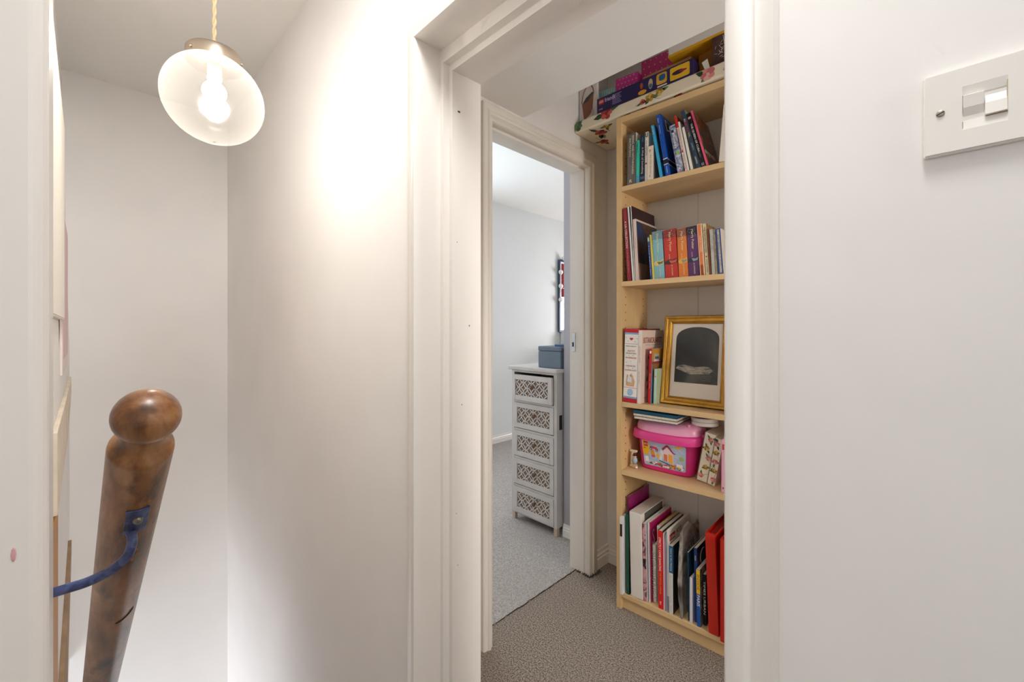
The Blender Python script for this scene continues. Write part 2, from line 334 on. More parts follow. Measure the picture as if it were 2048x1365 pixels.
zt0 = Vector((0, 0, -.137)); mb.prism([p+zt0 for p in pl], (0, 0, .052), BLUE)
bp = mb.build('bracket_plate', hr, bevel=.0006)
mb = MB(); sc = n0*math.cos(.16)+s0*math.sin(.16)
mb.sphere(sc*.0296+Vector((0, 0, -.105)), .0048, BRASSY, 14, (1, 1, 1.2)); mb.build('screw', bp, smooth=True)
arm = [(-.6555, .036, .932), (-.651, .037, .925), (-.643, .0375, .912), (-.645, .0345, .8995), (-.652, .0285, .889), (-.66, .0178, .879), (-.667, .002, .872), (-.673, -.012, .869), (-.68, -.025, .866), (-.69, -.059, .862)]
def smoothpts(P, n=4):
    P = [Vector(p) for p in P]; out = []
    for i in range(len(P)-1):
        p0, p1, p2, p3 = P[max(i-1, 0)], P[i], P[i+1], P[min(i+2, len(P)-1)]
        for k in range(n):
            t = k/n; out.append(.5*((2*p1)+(p2-p0)*t+(2*p0-5*p1+4*p2-p3)*t*t+(3*p1-p0-3*p2+p3)*t**3))
    return out+[P[-1]]
AP = [iz @ p for p in smoothpts(arm)]
MB().tube(AP, [.0062 if i < 6 else .0052 for i in range(len(AP))], BLUE, 10, .8).build('bracket_arm', hr, smooth=True)
for (t, a, l, tw) in ((-.075, .45, .012, .3), (-.09, .5, .006, .2), (-.205, .42, .004, 0), (-.215, .25, .016, .9), (-.19, .35, .004, .6)):   # chips where the bare timber shows
    nn = toward(t); ss = Vector((0, 0, 1)).cross(nn); d = nn*math.cos(a)+ss*math.sin(a)
    MB().sphere(d*.0266+Vector((0, 0, t)), .0012, mat('#a8682c', .7), 8, (1.4, 1.4, l/.0024*.5)).build('bare_timber_chip', hr)
nn = toward(-.42); ss = Vector((0, 0, 1)).cross(nn)
cr = [(nn*math.cos(a)+ss*math.sin(a))*.0266+Vector((0, 0, -.432+.03*((a-.1)/.9)**2)) for a in [.05+.085*k for k in range(11)]]
MB().tube(cr, [.0002]+[.0016]*9+[.0002], INK, 6).build('crack', hr)

# ------------------------------------------------------------------ things on the stairwell side wall, seen edge-on
BOARDW = mat('#efe8dc', .6); PINK = mat('#dfc3c4', .6)
def yw(z): return yl(z)+.0006
t = empty('canvas_print', 'narrow cream edge of a picture board hung highest on the stair wall', 'picture', Matrix.Translation((-1.48, yw(1.18)+.0001, 1.2)))
MB().box(-.55, .25, -.0004, .012, -.02, .62, BOARDW).build('board', t, bevel=.001); MB().box(-.551, .251, .012, .0135, -.015, .61, mat('#f2ece0', .5)).build('sheet', t)
t = empty('pink_poster', 'pale pink poster with a white border hanging low on the stair wall', 'poster', Matrix.Translation((-2.35, yw(1.1), 1.0)))
MB().box(-.3, .3, .0, .006, -.005, .56, mat('#eadfda', .6)).build('border', t); MB().box(-.27, .3, .006, .0075, .045, .54, PINK).build('print_area', t)
BARE = mat('#e2d5c2', .75, var=.15, vs=14, bump=.3, bs=40)
mb = MB(); mb.prism([(-1.5, 0, .90), (-2.6, 0, .90), (-2.9, 0, .92), (-3.0, 0, .84), (-2.35, 0, .72), (-1.5, 0, .70)], (0, .011, 0), BARE)
o = mb.build('plaster_panel', bevel=.001); o.location = (0, yw(0)-.0004, 0); tag(o, 'bare plaster panel with a sloping end below the pink poster', 'panel')
o = MB().prism([(-1.35, 0, .69), (-1.68, 0, .69), (-1.68, 0, .2), (-1.35, 0, .2)], (0, .006, 0), mat('#b87a22', .5, var=.2, vs=10)).build('wood_strip'); o.location = (0, yw(0), 0); tag(o, 'orange varnished wood strip beside the bracket on the stair wall', 'wood strip')
mb = MB(); mb.prism([(-2.95, 0, .08), (-2.95, 0, .13), (-1.6, 0, .05), (-1.6, 0, -.4), (-1.75, 0, -.4)], (0, .012, 0), mat('#a08468', .8, var=.2, vs=16, bump=.4, bs=30))
o = mb.build('string_board'); o.location = (0, yw(0)-.0004, 0); tag(o, 'bare brown stair string edge low on the stair wall', 'stair string')

# ------------------------------------------------------------------ pendant lamp
CG = Vector((-1.466, .262, 1.808)); RG = .125
lamp = empty('pendant_lamp', 'seeded glass globe pendant lamp hanging on a twisted cord', 'lamp', Matrix.Translation(CG))
gm = bpy.data.materials.new('seeded_glass'); gm.use_nodes = True; nt = gm.node_tree; nt.nodes.clear(); L = nt.links.new
out = nt.nodes.new('ShaderNodeOutputMaterial'); tr = nt.nodes.new('ShaderNodeBsdfTransparent'); tr.inputs[0].default_value = (1, .985, .95, 1)
tl = nt.nodes.new('ShaderNodeBsdfTranslucent'); tl.inputs[0].default_value = (.95, .92, .86, 1); gl = nt.nodes.new('ShaderNodeBsdfGlossy'); gl.inputs['Roughness'].default_value = .12
lw = nt.nodes.new('ShaderNodeLayerWeight'); lw.inputs[0].default_value = .35
vn = nt.nodes.new('ShaderNodeTexNoise'); vn.inputs['Scale'].default_value = 45; bmp = nt.nodes.new('ShaderNodeBump'); bmp.inputs['Strength'].default_value = .08; L(vn.outputs[0], bmp.inputs['Height']); L(bmp.outputs[0], gl.inputs['Normal'])
mr = nt.nodes.new('ShaderNodeMapRange'); mr.inputs[3].default_value = .045; mr.inputs[4].default_value = .125; L(lw.outputs['Facing'], mr.inputs[0])
m1 = nt.nodes.new('ShaderNodeMixShader'); L(mr.outputs[0], m1.inputs[0]); L(tr.outputs[0], m1.inputs[1]); L(tl.outputs[0], m1.inputs[2])
m2 = nt.nodes.new('ShaderNodeMixShader'); m2.inputs[0].default_value = .06; L(m1.outputs[0], m2.inputs[1]); L(gl.outputs[0], m2.inputs[2]); L(m2.outputs[0], out.inputs[0])
prof = [(RG*math.sin(rad(a)), RG*.97*math.cos(rad(a))) for a in range(28, 181, 6)]
gb = MB(); n = 56
rs = [[Vector((max(r, 1e-5)*math.cos(2*math.pi*i/n), max(r, 1e-5)*math.sin(2*math.pi*i/n), z)) for i in range(n)] for r, z in prof]
gb.rings(rs, gm, cap0=False, cap1=False); gb.build('glass_globe', lamp, smooth=True)
NICK = mat('#b3a493', .32, metal=1)
MB().lathe([(.0665, .098), (.0685, .099), (.0685, .128), (.064, .135), (.012, .139), (.010, .152), (.006, .156), (.006, .139)], NICK, n=48).build('cap', lamp, smooth=True)
for k in range(3):
    a = rad(-60+120*k); MB().sphere((.069*math.cos(a), .069*math.sin(a), .112), .0045, NICK, 10).build('cap_screw', lamp, smooth=True)
CORD = mat('#cdb48b', .8)
for k in range(2):
    MB().tube([(.0028*math.cos(i*.62+k*math.pi), .0028*math.sin(i*.62+k*math.pi), .15+i*.006) for i in range(92)], .0029, CORD, 6).build('cord', lamp, smooth=True)
MB().lathe([(.05, .69), (.05, .70), (.03, .675), (.008, .668)], WHITE, n=32).build('ceiling_rose', lamp, smooth=True)
em = bpy.data.materials.new('lit_bulb'); em.use_nodes = True; nt = em.node_tree; nt.nodes.clear(); e = nt.nodes.new('ShaderNodeEmission'); e.inputs[0].default_value = (1, .955, .91, 1); e.inputs[1].default_value = BULB
oo = nt.nodes.new('ShaderNodeOutputMaterial'); nt.links.new(e.outputs[0], oo.inputs[0])
MB().lathe([(.03*math.sin(rad(a)), .022-.03*math.cos(rad(a))) for a in range(0, 150, 12)]+[(.0135, .055), (.0135, .058)], em, n=24).build('bulb', lamp, smooth=True)
MB().lathe([(.0135, .058), (.0175, .059), (.0175, .1), (.0001, .1)], mat('#d9d2c6', .5), n=20).build('lamp_holder', lamp, smooth=True)

# ------------------------------------------------------------------ light switch
SW = Matrix.Translation((.0355, YF, 1.382)); SWM = mat('#f1ede7', .3, coat=.2)
sw = empty('light_switch', 'white two gang rocker switch plate on the wall', 'switch', SW)
mb = MB(); a, b = .043, .042; fr = .0155
for (x0, x1, z0, z1) in ((-a, -fr, -b, b), (fr, a, -b, b), (-fr, fr, .0225, b), (-fr, fr, -b, -.0225)): mb.box(x0, x1, -.0085, -.0, z0, z1, SWM)
mb.build('plate', sw)
MB().prism([(-a-.0018, 0, -b-.0018), (a+.0018, 0, -b-.0018), (a+.0018, 0, b+.0018), (-a-.0018, 0, b+.0018)], (0, -.006, 0), SWM).build('plate_edge', sw, bevel=.002)
GRIME = mat('#a58a63', .7)
for (x0, x1, up) in ((-fr+.0004, -.0002, 1), (.0002, fr-.0004, -1)):
    z0, z1 = (-.0095, .0125) if up > 0 else (-.0095, .0125)
    mb = MB(); d0, d1 = (-.0105, -.0045) if up > 0 else (-.0045, -.0105)
    mb.prism([(x0, -.002, -.0125), (x0, d1, -.0125), (x0, -.0088, 0), (x0, d0, .0125), (x0, -.002, .0125)], (x1-x0, 0, 0), SWM); mb.build('rocker', sw, bevel=.0006)
mb = MB(); mb.prism([(-fr, -.0065, .0128), (fr, -.0065, .0128), (fr, -.0085, .0225), (-fr, -.0085, .0225)], (0, .004, 0), SWM); mb.build('rocker_well', sw); mb = MB(); mb.prism([(-fr, -.0085, -.0225), (fr, -.0085, -.0225), (fr, -.0065, -.0128), (-fr, -.0065, -.0128)], (0, .004, 0), SWM); mb.build('rocker_well', sw)
g = MB(); g.box(-fr, -.001, -.0075, -.0062, .0124, .0130, GRIME); g.box(.001, fr, -.0075, -.0062, -.0132, -.0126, GRIME); g.box(fr-.0006, fr, -.0082, -.007, -.013, .018, mat('#c9b48f', .7)); g.box(-fr, -fr+.0005, -.0082, -.007, -.022, -.014, GRIME); g.build('grime_line', sw)
for x in (-.0315, .0315):
    s_ = MB().lathe([(.0034, 0), (.0034, .0012), (.0024, .0018)], mat('#a39b8c', .4, metal=.6), Matrix.Translation((x, -.0082, 0)) @ Matrix.Rotation(rad(90), 4, 'X'), 16).build('screw', sw, smooth=True)
    MB().box(x-.003, x+.003, -.0104, -.0096, -.0004, .0004, INK, Matrix.Translation((x, 0, 0)) @ Matrix.Rotation(rad(-25), 4, 'Y') @ Matrix.Translation((-x, 0, 0))).build('screw_slot', s_)

# ------------------------------------------------------------------ bookcase
BR = rad(2.2); BO = Vector((-.911, 1.550, 0)); BT = Matrix.Translation(BO) @ Matrix.Rotation(BR, 4, 'Z')
SZ = {1: 1.731, 2: 1.342, 3: .85, 4: .572, 5: .07}; BWD = .60; BD = .238
bc = empty('bookcase', 'tall narrow birch veneer bookcase against the hall wall', 'bookcase', BT)
MB().box(-.022, 0, 0, BD+.006, 0, 2.018, BIRCH).build('side_panel', bc, bevel=.0008); MB().box(BWD, BWD+.022, 0, BD+.006, 0, 2.018, BIRCH).build('side_panel', bc, bevel=.0008)
MB().box(0, BWD, .001, BD, 1.994, 2.018, BIRCHH).build('top_board', bc, bevel=.0008)
for k in SZ: MB().box(.0005, BWD-.0005, .0 if k < 5 else .001, BD-.004, SZ[k]-.02, SZ[k], BIRCHH).build('shelf', bc, bevel=.0008)
MB().box(0, BWD, .014, .03, .0, SZ[5]-.02, BIRCHH).build('plinth', bc, bevel=.0008)
MB().box(-.001, .2215, BD, BD+.004, .05, 2.0, BACKP).build('back_panel', bc); MB().box(.2245, BWD+.001, BD, BD+.004, .05, 2.0, BACKP).build('back_panel', bc)
MB().box(.221, .225, BD+.0012, BD+.0055, .05, 2.0, mat('#b9b3aa', .7)).build('back_panel_joint', bc)
mb = MB(); k = 0; z = .16
while z < 1.95:
    if min(abs(z-SZ[q]) for q in SZ) > .03:
        for v in (.035, .195): mb.lathe([(.0026, 0), (.0026, .0006)], mat('#4a3823', .9), Matrix.Translation((.0002, v, z)) @ Matrix.Rotation(rad(90), 4, 'Y'), 8)
    z += .032
mb.build('shelf_pin_holes', bc)['kind'] = 'stuff'

# ------------------------------------------------------------------ books
def book(name, label, sh, u, v, wd, h, lean, dp, spine, cover=None, front=None, cat='book', hard=False, group=None, zb=None, pages=PAGES):
    """upright book on a shelf; the spine faces the room. Returns its Empty, local x across the spine, y into the shelf, z up."""
    a = rad(lean); z = (SZ[sh] if zb is None else zb)+.0006
    T = BT @ Matrix.Translation((u, v, z+(wd*math.sin(-a) if a < 0 else 0))) @ Matrix.Rotation(-a, 4, 'Y')
    r = empty(name, label, cat, T, group); bt = .0022 if hard else .0007; ov = .003 if hard else 0
    cs = spine; mb = MB(); mb.box(0, wd, 0, bt*1.3, 0, h, cs); mb.build('spine', r, bevel=min(.0025, wd*.18) if wd > .009 else 0)
    c2 = cover or spine
    MB().box(0, bt, bt*1.3, dp, 0, h, c2).build('back_cover', r); MB().box(wd-bt, wd, bt*1.3, dp, 0, h, front or c2).build('front_cover', r)
    MB().box(bt, wd-bt, bt*1.3, dp-ov, ov, h-max(ov, .0006), pages).build('pages', r)
    r['dims'] = 0; del r['dims']
    return r
def sprint(r, wd, u0, u1, z0, z1, m, name='print'):  # flat print on a spine
    return MB().box(u0*wd, u1*wd, -.0005, .0002, z0, z1, m).build(name, r)
def stext(r, s, u, z, ln, ht, m, name='title'):      # spine lettering, reading downwards, centred
    return text(s, r, m, frame((u, -.0006, z), (0, 0, -1), (1, 0, 0)), ln, ht, name)
def htext(r, s, u, z, ln, ht, m, name='title'): return text(s, r, m, frame((u, -.0006, z), (1, 0, 0), (0, 0, 1)), ln, ht, name)
def cprint(r, wd, v0, v1, z0, z1, m, name='cover_print'): return MB().box(wd-.0002, wd+.0005, v0, v1, z0, z1, m).build(name, r)
def ctext(r, s, wd, v, z, ln, ht, m, name='cover_title'): return text(s, r, m, frame((wd+.0007, v, z), (0, 1, 0), (0, 0, 1)), ln, ht, name)
X = mat
# top shelf
w_ = .0365; r = book('book', 'thick charcoal philosophy paperback at the left of the top shelf', 1, .0235, .004, w_, .206, -.6, .13, art(['#4d4b46', '#68655e', '#7c786f'], 18, 1, .5, (1, 1, .4)), X('#cfc4b2', .6))
stext(r, 'BEING AND NOTHINGNESS', w_*.68, .118, .155, .0075, CREAM); stext(r, 'Jean-Paul Sartre', w_*.33, .15, .075, .0085, CREAM, 'author'); htext(r, 'R', w_*.45, .014, .011, .013, CREAM, 'publisher_mark')
w_ = .0122; r = book('book', 'thin bright turquoise paperback with a blue foot beside the charcoal one', 1, .0632, .004, w_, .170, -.6, .11, X('#2fc2a8', .4)); sprint(r, w_, 0, 1, 0, .03, X('#4f93c4', .4)); stext(r, 'RAISING', w_*.5, .14, .035, .005, X('#1d7f72'))
w_ = .0195; r = book('book', 'dark navy paperback with pale script down its spine', 1, .0778, .006, w_, .186, -.6, .12, art(['#0b1522', '#14243b', '#27466a'], 14, 1, .4, (1, 1, .5)), X('#101a2a')); stext(r, 'A Web of Something', w_*.5, .085, .105, .009, CREAM); stext(r, 'JAMES', w_*.5, .168, .02, .005, X('#7f93a8'), 'author'); sprint(r, w_, .05, .95, .012, .022, X('#41617d'))
w_ = .0135; r = book('book', 'white paperback with ink drawing and red bird on spine', 1, .0985, .006, w_, .193, -.4, .125, X('#e5dfd4', .55), X('#e2dbcd', .55))
sprint(r, w_, .12, .3, .175, .190, INK); sprint(r, w_, .7, .88, .175, .190, INK); sprint(r, w_, .3, .7, .173, .176, INK); sprint(r, w_, .1, .62, .066, .072, X('#a3433a')); stext(r, 'the wild hunt', w_*.45, .13, .06, .005, X('#8b8478'))
w_ = .0225; r = book('book', 'short cream paperback with faint lettering and grey cover', 1, .1127, .001, w_, .131, -.6, .105, X('#e8d9c6', .55), X('#8c8a86', .5)); stext(r, 'the little stories', w_*.55, .06, .075, .006, X('#a39a8b')); stext(r, 'h', w_*.4, .112, .008, .006, INK, 'mark'); htext(r, 'o', w_*.4, .014, .004, .008, INK, 'publisher_mark')
w_ = .0115; r = book('book', 'sky blue hardback with a dark carved design on its cover', 1, .1605, .003, w_, .213, 9.6, .15, X('#35a6d6', .35), X('#2b93c9', .35), hard=True)
cprint(r, w_, .012, .11, .06, .20, art(['#15181a', '#3c3f3a', '#7a7464', '#12171a'], 42, 2, .4)); stext(r, 'Dragon', w_*.5, .19, .03, .004, WHITE)
w_ = .0175; r = book('book', 'tall royal blue hardback with a white chevron band', 1, .1842, .003, w_, .246, 9.3, .185, X('#0b4fae', .35), X('#0a469d', .35), hard=True)
for (za, zb_, mm) in ((.044, .064, X('#0b1733', .4)),): sprint(r, w_, 0, 1, za, zb_, mm, 'band'); cprint(r, w_, .002, .17, za-.004, zb_-.004, mm, 'band')
for za in (.0635, .0425): sprint(r, w_, 0, 1, za, za+.0035, WHITE, 'stripe'); cprint(r, w_, .002, .17, za-.003, za, WHITE, 'stripe')
stext(r, 'Geometry', w_*.4, .185, .035, .004, WHITE); stext(r, 'Davis', w_*.4, .222, .018, .004, WHITE, 'author'); stext(r, 'Cengage', w_*.5, .022, .028, .004, WHITE, 'publisher_mark')
mb = MB(); mb.prism([(w_+.0001, .04, .236), (w_+.0001, .15, .215), (w_+.0001, .045, .19)], (.0005, 0, 0), WHITE); mb.build('cover_print', r); MB().prism([(w_+.0003, .045, .232), (w_+.0003, .138, .214), (w_+.0003, .049, .196)], (.0006, 0, 0), INK).build('cover_print', r)
w_ = .0235; r = book('book', 'marbled blue grey paperback with a pale title on its spine', 1, .2294, .004, w_, .187, 10.3, .125, art(['#f0eef0', '#aab0c4', '#5c6a90', '#39486e'], 24, 2.5, .4)); stext(r, "Kensuke's", w_*.5, .125, .06, .009, WHITE); sprint(r, w_, .25, .6, .158, .168, X('#161b2b')); sprint(r, w_, .35, .8, .07, .082, X('#8fc46a')); sprint(r, w_, .4, .55, .004, .012, X('#c22a2e'))
w_ = .0078; r = book('book', 'white paperback with a bright red top and red lettering on its spine', 1, .2578, .003, w_, .219, 10.7, .15, X('#e9e4dc', .45), X('#e4ddd2', .5), front=X('#8c1216', .4)); sprint(r, w_, 0, 1, .172, .2185, X('#d01319', .4)); stext(r, 'REVISION GUIDE', w_*.5, .125, .085, .0045, X('#c8242b')); sprint(r, w_, .2, .8, .072, .082, X('#c8141c')); stext(r, 'WORK BOOK', w_*.5, .035, .06, .0045, X('#c8242b'))
w_ = .0055; r = book('book', 'slim plain white booklet right against the red topped paperback', 1, .2667, .003, w_, .193, 10.7, .14, X('#e6e1d8', .55))
w_ = .0085; r = book('book', 'plain off-white booklet leaning just left of the slate comic', 1, .2772, .003, w_, .167, 10.9, .14, X('#e8e2d8', .55))
w_ = .0145; r = book('book', 'slate blue comic with red and yellow lettering on its spine', 1, .2985, .003, w_, .233, 14.6, .165, X('#2d4057', .4), X('#7f9389', .5)); stext(r, 'BATTLE', w_*.45, .165, .04, .006, X('#e0455a')); stext(r, 'VAL', w_*.5, .132, .02, .007, X('#e8dc5c')); stext(r, 'IN', w_*.45, .193, .01, .006, WHITE); stext(r, 'GARETH', w_*.5, .085, .028, .005, X('#9fb3c4'), 'author'); stext(r, 'comics', w_*.5, .03, .028, .006, WHITE, 'publisher_mark')
w_ = .0135; r = book('book', 'black paperback with white title between the slate and pink spines', 1, .3158, .003, w_, .216, 14.6, .13, X('#0d0d0f', .35)); stext(r, 'THE QUEEN OF CUBA', w_*.45, .115, .115, .0075, WHITE); sprint(r, w_, .15, .85, .192, .200, X('#d98a8e')); stext(r, 'author', w_*.5, .046, .02, .0045, X('#8b8b8b'), 'author'); sprint(r, w_, .15, .85, .004, .014, X('#70757a'))
w_ = .0072; r = book('book', 'thin pink spined book with dark painted cover on the top shelf', 1, .3325, .003, w_, .221, 14.6, .17, X('#dd5878', .4), front=art(['#101216', '#1d2831', '#17191d', '#9c4426', '#3a4a34', '#15171b'], 14, 2.2, .35)); stext(r, 'Sketchbook drawing', w_*.45, .15, .11, .004, X('#a3365a')); ctext(r, 'express', w_, .062, .055, .105, .024, WHITE)
w_ = .031; r = book('book', 'plain cream book leaning right at the end of the top shelf', 1, .3745, .002, w_, .197, -4.5, .15, X('#ded6c8', .5))
# second shelf
w_ = .0165; r = book('book', 'tall dark red hardback with white lettering at the shelf end', 2, .0250, .004, w_, .300, 4.0, .21, X('#98262f', .35), hard=True); stext(r, 'A Life COLLECTION', w_*.5, .19, .11, .008, WHITE); stext(r, 'The journal of forty years', w_*.5, .085, .1, .005, X('#e0a9a9'), 'subtitle')
w_ = .0072; r = book('book', 'tall thin white book beside the dark red hardback', 2, .0465, .005, w_, .302, 4.2, .21, X('#dcdcd8', .5), X('#24201f', .5))
w_ = .0036; r = book('book', 'tall book with a plain dark brown cover behind the painting book', 2, .0548, .006, w_, .305, 3.4, .215, X('#d7d2ca', .5), X('#2b1a1c', .5), front=X('#33191d', .5))
w_ = .0125; r = book('book', 'pinkish art book with a blue and brown painting on its cover', 2, .0602, .006, w_, .248, 3.0, .20, X('#dcc7bb', .5), front=X('#d9c5b8', .5)); stext(r, 'ART', w_*.5, .15, .05, .003, X('#b3988c'))
cprint(r, w_, .004, .196, .07, .24, art(['#12203d', '#22386a', '#2c2b33', '#5b3524', '#31201a'], 9, 1.6, .35, seed=2)); cprint(r, w_, .004, .196, .003, .07, art(['#7d5f4c', '#8d6d58', '#6d5242'], 9, .8, .4))
w_ = .0062; r = book('book', 'thin blue paperback with white lettering next to a yellow one', 2, .1215, .008, w_, .170, 4.3, .12, X('#2b4a9a', .4)); stext(r, 'A Level Statistics Now', w_*.5, .075, .12, .0035, X('#c6d2ea')); sprint(r, w_, 0, 1, .15, .165, X('#b8cf9a'))
w_ = .0036; r = book('book', 'very thin yellow booklet squeezed left of the pale blue novel', 2, .1292, .010, w_, .176, 4.2, .12, X('#d8c455', .45))
HP = [('pale blue', .1335, .0405, .187, 3.8, ['#7fb4c4', '#8fc0cd'], '#8ab9c6', '#e3c98a', '#6b7a52', 'pale blue'), ('red', .1772, .0485, .186, 3.4, ['#b8332c', '#cf3a2c'], '#c5352b', '#4a2f35', '#d4604a', 'red'), ('orange', .2285, .0345, .183, 3.0, ['#d5732a', '#e08532'], '#d67a2e', '#e3b23c', '#8c8f93', 'orange'), ('purple', .2648, .0385, .185, 2.9, ['#4b2455', '#663070'], '#5b2a66', '#2b2d38', '#8f9db0', 'purple')]
for (nm, u, w_, h, ln, cc, cov, b1, b2, lb) in HP:
    r = book('novel', 'thick %s fantasy novel with sparkles and a painted band' % lb, 2, u, .020, w_, h, ln, .125, art([cc[0], cc[1]], 10, .5, .35), X(cov, .4), group='four fantasy novels on the second shelf')
    sprint(r, w_, 0, 1, h*.83, h-.001, X({'pale blue': '#6f8f9c', 'red': '#8a2f33', 'orange': '#8d5138', 'purple': '#2a1a33'}[nm], .4), 'top_shade'); GOLD = X('#ece1b0', .4)
    stext(r, 'Harry Potter', w_*.5, h*.74, h*.40, .0115, GOLD); stext(r, 'and the', w_*.42, h*.44, h*.10, .004, GOLD, 'subtitle'); stext(r, 'J.K. ROWLING', w_*.55, h*.155, h*.22, .006, GOLD, 'author')
    mb = MB(); rr = random.Random(len(nm))
    for k in range(16): q = rr.uniform(.08, .92)*w_; zz = h*(.62+.37*rr.random()**.6); mb.box(q, q+.0012, -.0009, 0, zz, zz+.0012, GOLD)
    mb.build('sparkles', r)
    mb = MB(); mb.prism([(.01*w_, -.0009, h*.34), (.3*w_, -.0009, h*.38), (.7*w_, -.0009, h*.365), (.99*w_, -.0009, h*.40), (.99*w_, -.0009, h*.30), (.6*w_, -.0009, h*.285), (.3*w_, -.0009, h*.275), (.01*w_, -.0009, h*.30)], (0, .0008, 0), X(b1, .4)); mb.build('painted_band', r)
    mb = MB(); mb.prism([(.35*w_, -.0012, h*.36), (.75*w_, -.0012, h*.345), (.97*w_, -.0012, h*.37), (.9*w_, -.0012, h*.31), (.5*w_, -.0012, h*.295)], (0, .0006, 0), X(b2, .4)); mb.build('painted_band', r)
w_ = .0172; r = book('book', 'orange spined paperback with cream edges right of the purple novel', 2, .3068, .016, w_, .189, 3.7, .12, X('#e8cfae', .5)); sprint(r, w_, .17, .78, 0, .187, X('#e07a42', .45)); stext(r, 'HARUKI STORIES', w_*.5, .115, .06, .005, X('#f2ddc4')); sprint(r, w_, .2, .75, 0, .04, X('#d9642a', .45))
w_ = .0118; r = book('book', 'cream paperback with dark capitals and a small red star', 2, .3266, .016, w_, .187, 3.7, .125, X('#ddd0a6', .5), X('#8d6a43', .6)); stext(r, 'THE MAYAN MASTERS', w_*.5, .128, .095, .0065, X('#3d3a30')); sprint(r, w_, .3, .7, .064, .07, X('#c4452e')); stext(r, 'HAROLD TUCKER', w_*.55, .034, .048, .004, X('#5b563f'), 'author')
w_ = .0050; r = book('book', 'thin dark rust paperback right of the cream one', 2, .3402, .014, w_, .166, 3.4, .11, X('#7d3a22', .5))
w_ = .0112; r = book('book', 'worn pale grey paperback on the second shelf', 2, .3478, .014, w_, .163, 3.3, .11, art(['#9aa09c', '#bcbdb2', '#8a8f8a'], 40, 1, .5)); stext(r, 'SHORT STORIES', w_*.5, .09, .09, .004, X('#d9d4c2'))
w_ = .0075; r = book('book', 'thin brown mottled paperback left of the blue and white one', 2, .3600, .014, w_, .162, 3.3, .11, art(['#6d5a4a', '#a08c74', '#4d5a66'], 60, 1, .5))
w_ = .0165; r = book('book', 'worn blue and white paperback at the right of the second shelf', 2, .3703, .013, w_, .161, 4.0, .11, X('#2c4a86', .45), X('#cfc6b4', .6)); sprint(r, w_, .32, .72, .004, .158, art(['#d4cdbf', '#b9b2a6', '#8f8fa0'], 80, 1, .5)); stext(r, 'ANTHOLOGY', w_*.52, .1, .08, .004, X('#7a7266'))
w_ = .012; r = book('notebook', 'pink floral notebook standing at the back of the second shelf', 2, .402, .15, w_, .17, 0, .05, art(['#e8ddd2', '#d99a96', '#c76b6b', '#dfe0cf'], 30, 1, .6), cat='notebook')
# third shelf
w_ = .060; r = book('book', 'thick illustrated hardback with a red heart on its white spine', 3, .0045, .005, w_, .298, -1.8, .2, X('#ece7df', .4), X('#8c2622', .45), hard=True)
BL = X('#7fa3c4', .4); RD = X('#c11b2a', .4)
sprint(r, w_, 0, 1, 0, .016, RD, 'foot_band'); sprint(r, w_, 0, 1, .016, .023, BL, 'foot_band'); sprint(r, w_, 0, 1, .282, .2975, RD, 'head_band'); sprint(r, w_, 0, 1, .275, .282, BL, 'head_band')
for z in (.236, .058): sprint(r, w_, .03, .97, z, z+.0012, RD, 'rule')
htx = lambda s, z, ln, ht, mm: htext(r, s, w_*.5, z, ln, ht, mm)
htx('LEWIS CARROLL', .227, .045, .004, X('#4b5a6a')); htx("ALICE'S", .208, .032, .008, X('#c56a5a')); htx('ADVENTURES', .198, .045, .006, X('#9c8a7c')); htx('WONDERLAND', .180, .048, .0065, X('#c56a5a')); htx('THROUGH THE', .147, .04, .006, X('#9c8a7c')); htx('LOOKING-GLASS', .130, .05, .006, X('#c56a5a'))
hp = [(w_*.5+.0075*math.sin(t)**3, -.0008, .2565+.0065*(.8*math.cos(t)-.32*math.cos(2*t)-.12*math.cos(3*t)-.05*math.cos(4*t))) for t in [2*math.pi*k/24 for k in range(24)]]
MB().prism(hp, (0, .0007, 0), RD).build('heart_print', r)
mb = MB(); mb.prism([(w_*.2, -.0008, .065), (w_*.78, -.0008, .065), (w_*.82, -.0008, .085), (w_*.7, -.0008, .105), (w_*.55, -.0008, .118), (w_*.45, -.0008, .108), (w_*.25, -.0008, .112), (w_*.2, -.0008, .09)], (0, .0007, 0), art(['#c98a5a', '#dcb488', '#b5643c'], 50, 1, .5)); mb.prism([(w_*.28, -.001, .083), (w_*.62, -.001, .08), (w_*.6, -.001, .1), (w_*.35, -.001, .112)], (0, .0007, 0), X('#d4dfe6', .5)); mb.build('vignette_print', r)
mb = MB(); mb.prism([(w_*.5+.0125*math.cos(t), -.0008, .0405+.0145*math.sin(t)) for t in [2*math.pi*k/20 for k in range(20)]], (0, .0007, 0), art(['#7fb0d6', '#a9c9e0', '#5c8cc0'], 90, 1, .5)); mb.build('roundel_print', r)
mb = MB()
for (uu, zz) in ((.18, .16), (.35, .1895), (.65, .1895), (.35, .1385), (.65, .1385), (.5, .166), (.1, .262), (.9, .259), (.25, .247), (.75, .246)): mb.box(w_*uu-.0012, w_*uu+.0012, -.0008, 0, zz-.001, zz+.001, X('#5a3a3a', .5))
mb.build('small_motifs', r)
w_ = .0145; r = book('book', 'pale botanical book with its title across the front cover', 3, .0665, .004, w_, .292, -1.5, .205, X('#e4d9cd', .5), front=X('#d8c4b4', .5))
ctext(r, 'BOTANICAL ARTIST', w_, .100, .252, .175, .024, X('#94352b', .5)); cprint(r, w_, .03, .2, .232, .2332, X('#7c6a5c'), 'rule'); cprint(r, w_, .02, .12, .02, .0212, X('#9c8674'), 'rule'); stext(r, 'BOTANICAL ARTIST', w_*.45, .195, .065, .005, X('#d48a80')); stext(r, 'Kew Gardens', w_*.45, .105, .045, .004, X('#a89a92'), 'author')
mb = MB(); rr = random.Random(3)
